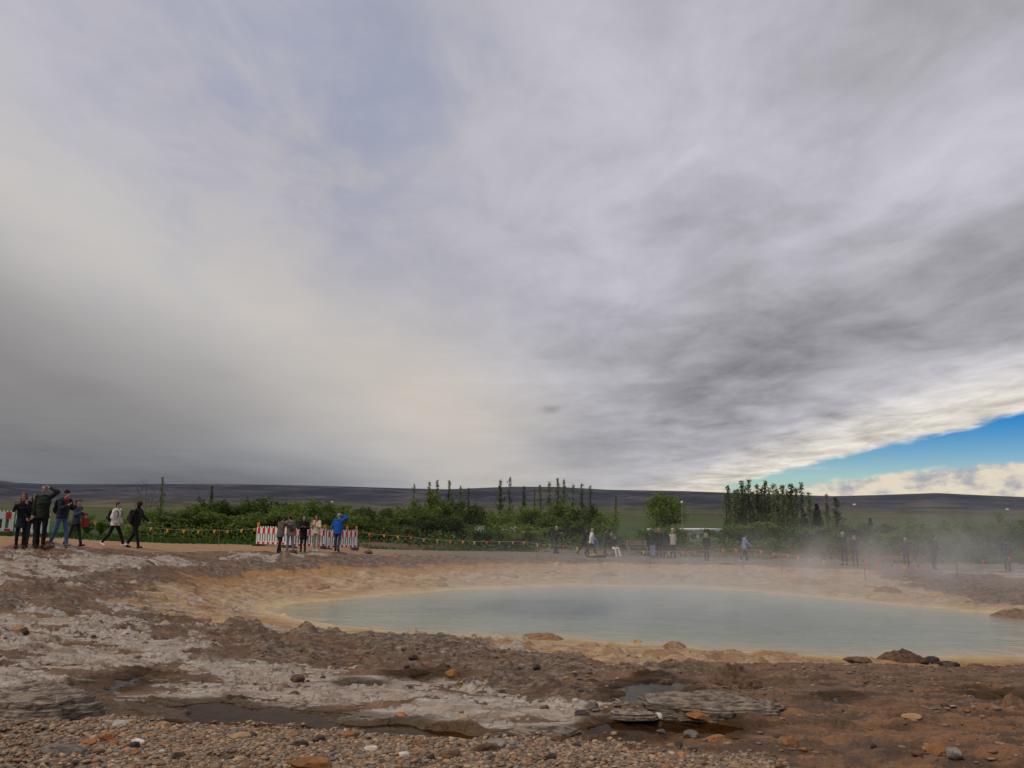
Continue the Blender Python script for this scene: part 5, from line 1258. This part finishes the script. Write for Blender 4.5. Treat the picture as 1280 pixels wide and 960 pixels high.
# beside the left barrier
w1 = person(28.5, 24.2, 1.62, 22, 'woman in a long navy coat and sunglasses with auburn hair, hands raised to her chin', navy, (30, 26, 30), (70, 44, 32), 'auburn', .16, ('face', 'face'), STAND, .62, 2, glasses=True, slim=True)
person(42, 25.6, 1.66, 40, 'person with brown hair mostly hidden behind the man shading his eyes', (34, 30, 34), (58, 56, 60), hair='brown', hairlen=.10, arms=('pocket', 'pocket'))
m2 = person(53.5, 24.0, 1.80, 14, 'man in a dark olive jacket and sunglasses shading his head with one raised arm', (38, 42, 34), (26, 25, 26), arms=('head', 'down'), legs=APART, hem=.80, glasses=True, bulk=1.08)
m3 = person(78.5, 24.3, 1.68, 70, 'man in navy jacket and jeans with a black beanie, carrying a backpack', (34, 38, 50), (66, 88, 120), (110, 100, 88), arms=('phone', 'phone'), legs=((14, 6), (-14, 10)), hem=.86, lean=7, hat='beanie', scarf=(120, 26, 26), bulk=1.08)
backpack(m3, (22, 23, 28), 'black backpack on the man in jeans and beanie')
handheld(m3, 1, 'mobile_phone', PH, None, 'dark phone held by the man in the black beanie', 'phone')
m4 = person(96, 24.8, 1.46, 80, 'person in a brown cap and slate jacket walking beside the man in jeans', (62, 70, 84), (44, 44, 50), arms=('front', 'phone'), legs=((16, 4), (-14, 14)), hat='cap', hatcol=(84, 70, 56), lean=4, slim=True)
REDB = cloth(140, 34, 34)
handheld(m4, 1, 'red_bag', [('bag_body', [(-.13, .13, -.05, .05, -.34, -.06)], REDB), ('bag_handle', [(-.10, -.08, -.01, .01, -.06, .06), (.08, .10, -.01, .01, -.06, .06), (-.10, .10, -.01, .01, .06, .08)], REDB)], None, 'small red bag carried between the man in jeans and the person in a cap', 'bag', .1)
# the two walkers
a = person(145.5, 30.2, 1.68, 84, 'walker in a white hooded jacket, black trousers and white sneakers', (206, 202, 194), (26, 25, 27), (226, 224, 220), 'black', 0, ('pocket', 'pocket'), STRIDE, .84, 4, bulk=1.12)
backpack(a, (28, 28, 34), 'black backpack on the walker in the white jacket')
b = person(171.5, 29.6, 1.70, 88, 'walker in a black hooded jacket and black trousers with the hood up', (28, 27, 29), (24, 24, 27), (52, 44, 38), 'black', 0, ('swingf', 'swingb'), ((-16, 16), (16, 4)), .84, 5, hood='up', bulk=1.08)
backpack(b, (44, 42, 42), 'dark printed backpack on the walker in the black hood')
# at the middle barriers
person(352, 37.0, 1.66, 150, 'person in a taupe jacket and black trousers hugging a companion by the barriers', (96, 88, 80), (26, 25, 27), hair='brown', arms=('hug', 'hug'), legs=((12, 4), (-12, 4)), hem=.76, lean=6, bulk=1.12)
c_ = person(364.5, 37.4, 1.68, 225, 'person with black hair in a beige grey jacket and pale jeans leaning into the companion', (132, 122, 110), (122, 132, 146), (120, 104, 90), 'black', 0, ('hug', 'phone'), APART, .78, 6, bulk=1.12)
backpack(c_, (92, 82, 74), 'taupe backpack on the person in pale jeans')
p8 = person(381, 37.3, 1.62, 8, 'woman in a long black coat looking at her phone before the barriers', black, (24, 23, 25), (30, 30, 34), 'black', .14, ('front', 'front'), STAND, .60, 3, slim=True, bulk=1.15)
handheld(p8, 2, 'mobile_phone', PH, None, 'phone held by the woman in the long black coat', 'phone')
person(397, 37.2, 1.64, -14, 'woman in a cream jacket and beige trousers with long dark hair before the barriers', (206, 188, 160), (156, 138, 124), (222, 216, 208), 'brown', .16, ('front', 'face'), STAND, .84, 2, slim=True, scarf=(176, 100, 58))
person(423.5, 37.4, 1.72, 172, 'person in a bright blue jacket and jeans with one arm raised, back turned', (24, 84, 168), (54, 66, 88), (34, 34, 38), 'grey', 0, ('pocket', 'head'), APART, .80, 3, bulk=1.18)
# across the spring
q1 = person(695, 52.0, 1.72, 70, 'grey-haired man in a black top and jeans looking at something in his hands', (28, 28, 32), (58, 70, 96), hair='grey', arms=('phone', 'phone'), legs=STAND)
backpack(q1, (52, 56, 70), 'slate backpack on the grey-haired man in jeans')
person(730, 51.3, 1.66, 80, 'person in black walking just behind the woman in white', (24, 23, 26), (26, 25, 28), hair='black', hairlen=.08, arms=('swingb', 'swingf'), legs=STRIDE2, lean=8)
w2 = person(739, 50.6, 1.70, 100, 'fair-haired woman in a white jacket and dark trousers striding along the path', (214, 210, 214), (46, 42, 46), hair='fair', hairlen=.05, arms=('swingf', 'swingb'), legs=STRIDE, hem=.80, lean=5, bulk=1.15)
BLUEB = cloth(40, 110, 190)
pb = handheld(w2, 1, 'blue_bag', [('bag_body', [(-.22, .22, -.08, .08, -.36, -.06)], BLUEB), ('bag_handle', [(-.14, -.115, -.015, .015, -.06, .07), (.115, .14, -.015, .015, -.06, .07), (-.14, .14, -.015, .015, .07, .095)], BLUEB)], None, 'bright blue bag carried beside the woman in white', 'bag', .05)
person(756, 51.6, 1.66, 95, 'person in a dark grey jacket with black hair standing beside the seated figure', (58, 56, 62), (64, 58, 64), hair='black', arms=('down', 'pocket'), hem=.72, bulk=1.1)
STOOL = boxes('seat_block', [(-.22, .22, -.2, .2, 0, .30)], RM['brown'])
s1 = person(767, 50.4, 1.58, 25, 'red-haired figure sitting low in a black jacket with a white blanket over the knees', (34, 30, 32), (214, 208, 202), (220, 214, 208), 'auburn', .10, ('lap', 'lap'), ((82, 62), (78, 70)), .88, 8, sit=True)
sp_ = gp(767, 50.55); st = rock(767, 695.5, 12, 7, 'brown', 'squat dark stone under the sitting red-haired figure', 'stone')
# the huddle
person(815.5, 48.6, 1.58, 150, 'small person in a dark top and pale blue jeans at the edge of the huddle', (50, 52, 62), (140, 156, 184), hair='brown', hairlen=.06, arms=('down', 'pocket'))
person(823, 49.2, 1.80, 170, 'tall man in a black jacket in the middle of the huddle', (34, 34, 40), (38, 38, 46), hair='fair', arms=('pocket', 'down'), bulk=1.15)
person(831.5, 48.8, 1.66, 200, 'person in a dark slate coat between the tall man and the mottled white jacket', (40, 40, 50), (36, 36, 44), hair='brown', hairlen=.08, arms=('down', 'pocket'), hem=.66, bulk=1.12)
person(840.5, 49.4, 1.66, 210, 'person in a mottled white jacket and dark trousers at the end of the huddle', (196, 186, 172), (58, 54, 58), hair='fair', hairlen=.08, arms=('phone', 'pocket'), bulk=1.1)
person(882, 47.0, 1.54, 150, 'fair-haired person in a long dark jacket standing alone past the huddle', (32, 31, 36), (36, 35, 40), hair='fair', hairlen=.12, arms=('pocket', 'down'), hem=.70)
person(929, 45.4, 1.58, 92, 'dark-haired person in a light blue-grey jacket walking along the path', (132, 142, 166), (44, 46, 44), (190, 186, 182), 'black', 0, ('swingf', 'swingf'), ((16, 6), (-16, 12)), .84, 3, bulk=1.12)
ph_ = person(1052.5, 43.6, 1.76, 195, 'person in a black jacket holding a camera up with both arms in the steam', (24, 24, 30), (30, 30, 36), hair='grey', arms=('photo', 'photo'), legs=STAND, bulk=1.1)
handheld(ph_, 1, 'camera', [('camera_body', [(-.07, .07, -.03, .03, 0, .09)], cloth(20, 20, 22)), ('camera_lens', [(-.03, .03, .03, .09, .015, .075)], cloth(14, 14, 16))], None, 'black camera held up by the person in the steam', 'camera')
person(1066, 43.3, 1.58, 165, 'person in a dark coat standing close beside the photographer', (38, 38, 46), (42, 42, 50), hair='fair', hairlen=.05, arms=('front', 'front'), bulk=1.15)
person(1129, 42.9, 1.54, 160, 'grey-haired person in a dark maroon coat alone in the steam', (56, 38, 44), (50, 40, 46), hair='grey', arms=('down', 'front'), hem=.70)
person(1163.5, 41.3, 1.74, 110, 'lean person in black with head bowed in the drifting steam', (28, 28, 34), (28, 28, 34), hair='black', arms=('down', 'pocket'), lean=6)
person(1254, 41.2, 1.62, 140, 'person in a dark purple coat almost lost in the steam', (44, 40, 54), (40, 38, 50), hair='black', arms=('pocket', 'pocket'), legs=((10, 4), (-10, 6)), hem=.68, bulk=1.1)
# turn the fused volumes into plain meshes
dg_ = bpy.context.evaluated_depsgraph_get()
done = [bpy.data.meshes.new_from_object(o.evaluated_get(dg_)) for o, *_ in JOBS]
for (o, m, wr, plain), me in zip(JOBS, done):
    o.modifiers.clear(); n = len(me.vertices)
    if plain:
        v0 = np.empty(n * 3, np.float32); me.vertices.foreach_get('co', v0); v0 = v0.reshape(-1, 3)
        pf = [tuple(p.vertices) for p in me.polygons]; v, f = join_vf(plain)
        nm_ = me.name; bpy.data.meshes.remove(me); me = mesh('body', np.r_[v0, np.array([tuple(p) for p in v], np.float32)], pf + [tuple(i + n for i in q) for q in f], None, True)
    elif wr:
        v0 = np.empty(n * 3, np.float32); me.vertices.foreach_get('co', v0); v0 = v0.reshape(-1, 3); nn = np.empty(n * 3, np.float32); me.vertices.foreach_get('normal', nn); nn = nn.reshape(-1, 3)
        w0 = (fbm(v0[:, 0] * 9 + v0[:, 2] * 5 + len(me.name), v0[:, 2] * 16 + v0[:, 1] * 7, 3, n % 97, .5) - .5) * wr * 2
        me.vertices.foreach_set('co', (v0 + nn * w0[:, None]).ravel().astype(np.float32)); me.update()
    me.materials.clear(); me.materials.append(m)
    me.polygons.foreach_set('use_smooth', np.ones(len(me.polygons), dtype=bool)); o.data = me
for o in bpy.data.objects:
    if '_j' in o.keys(): del o['_j']
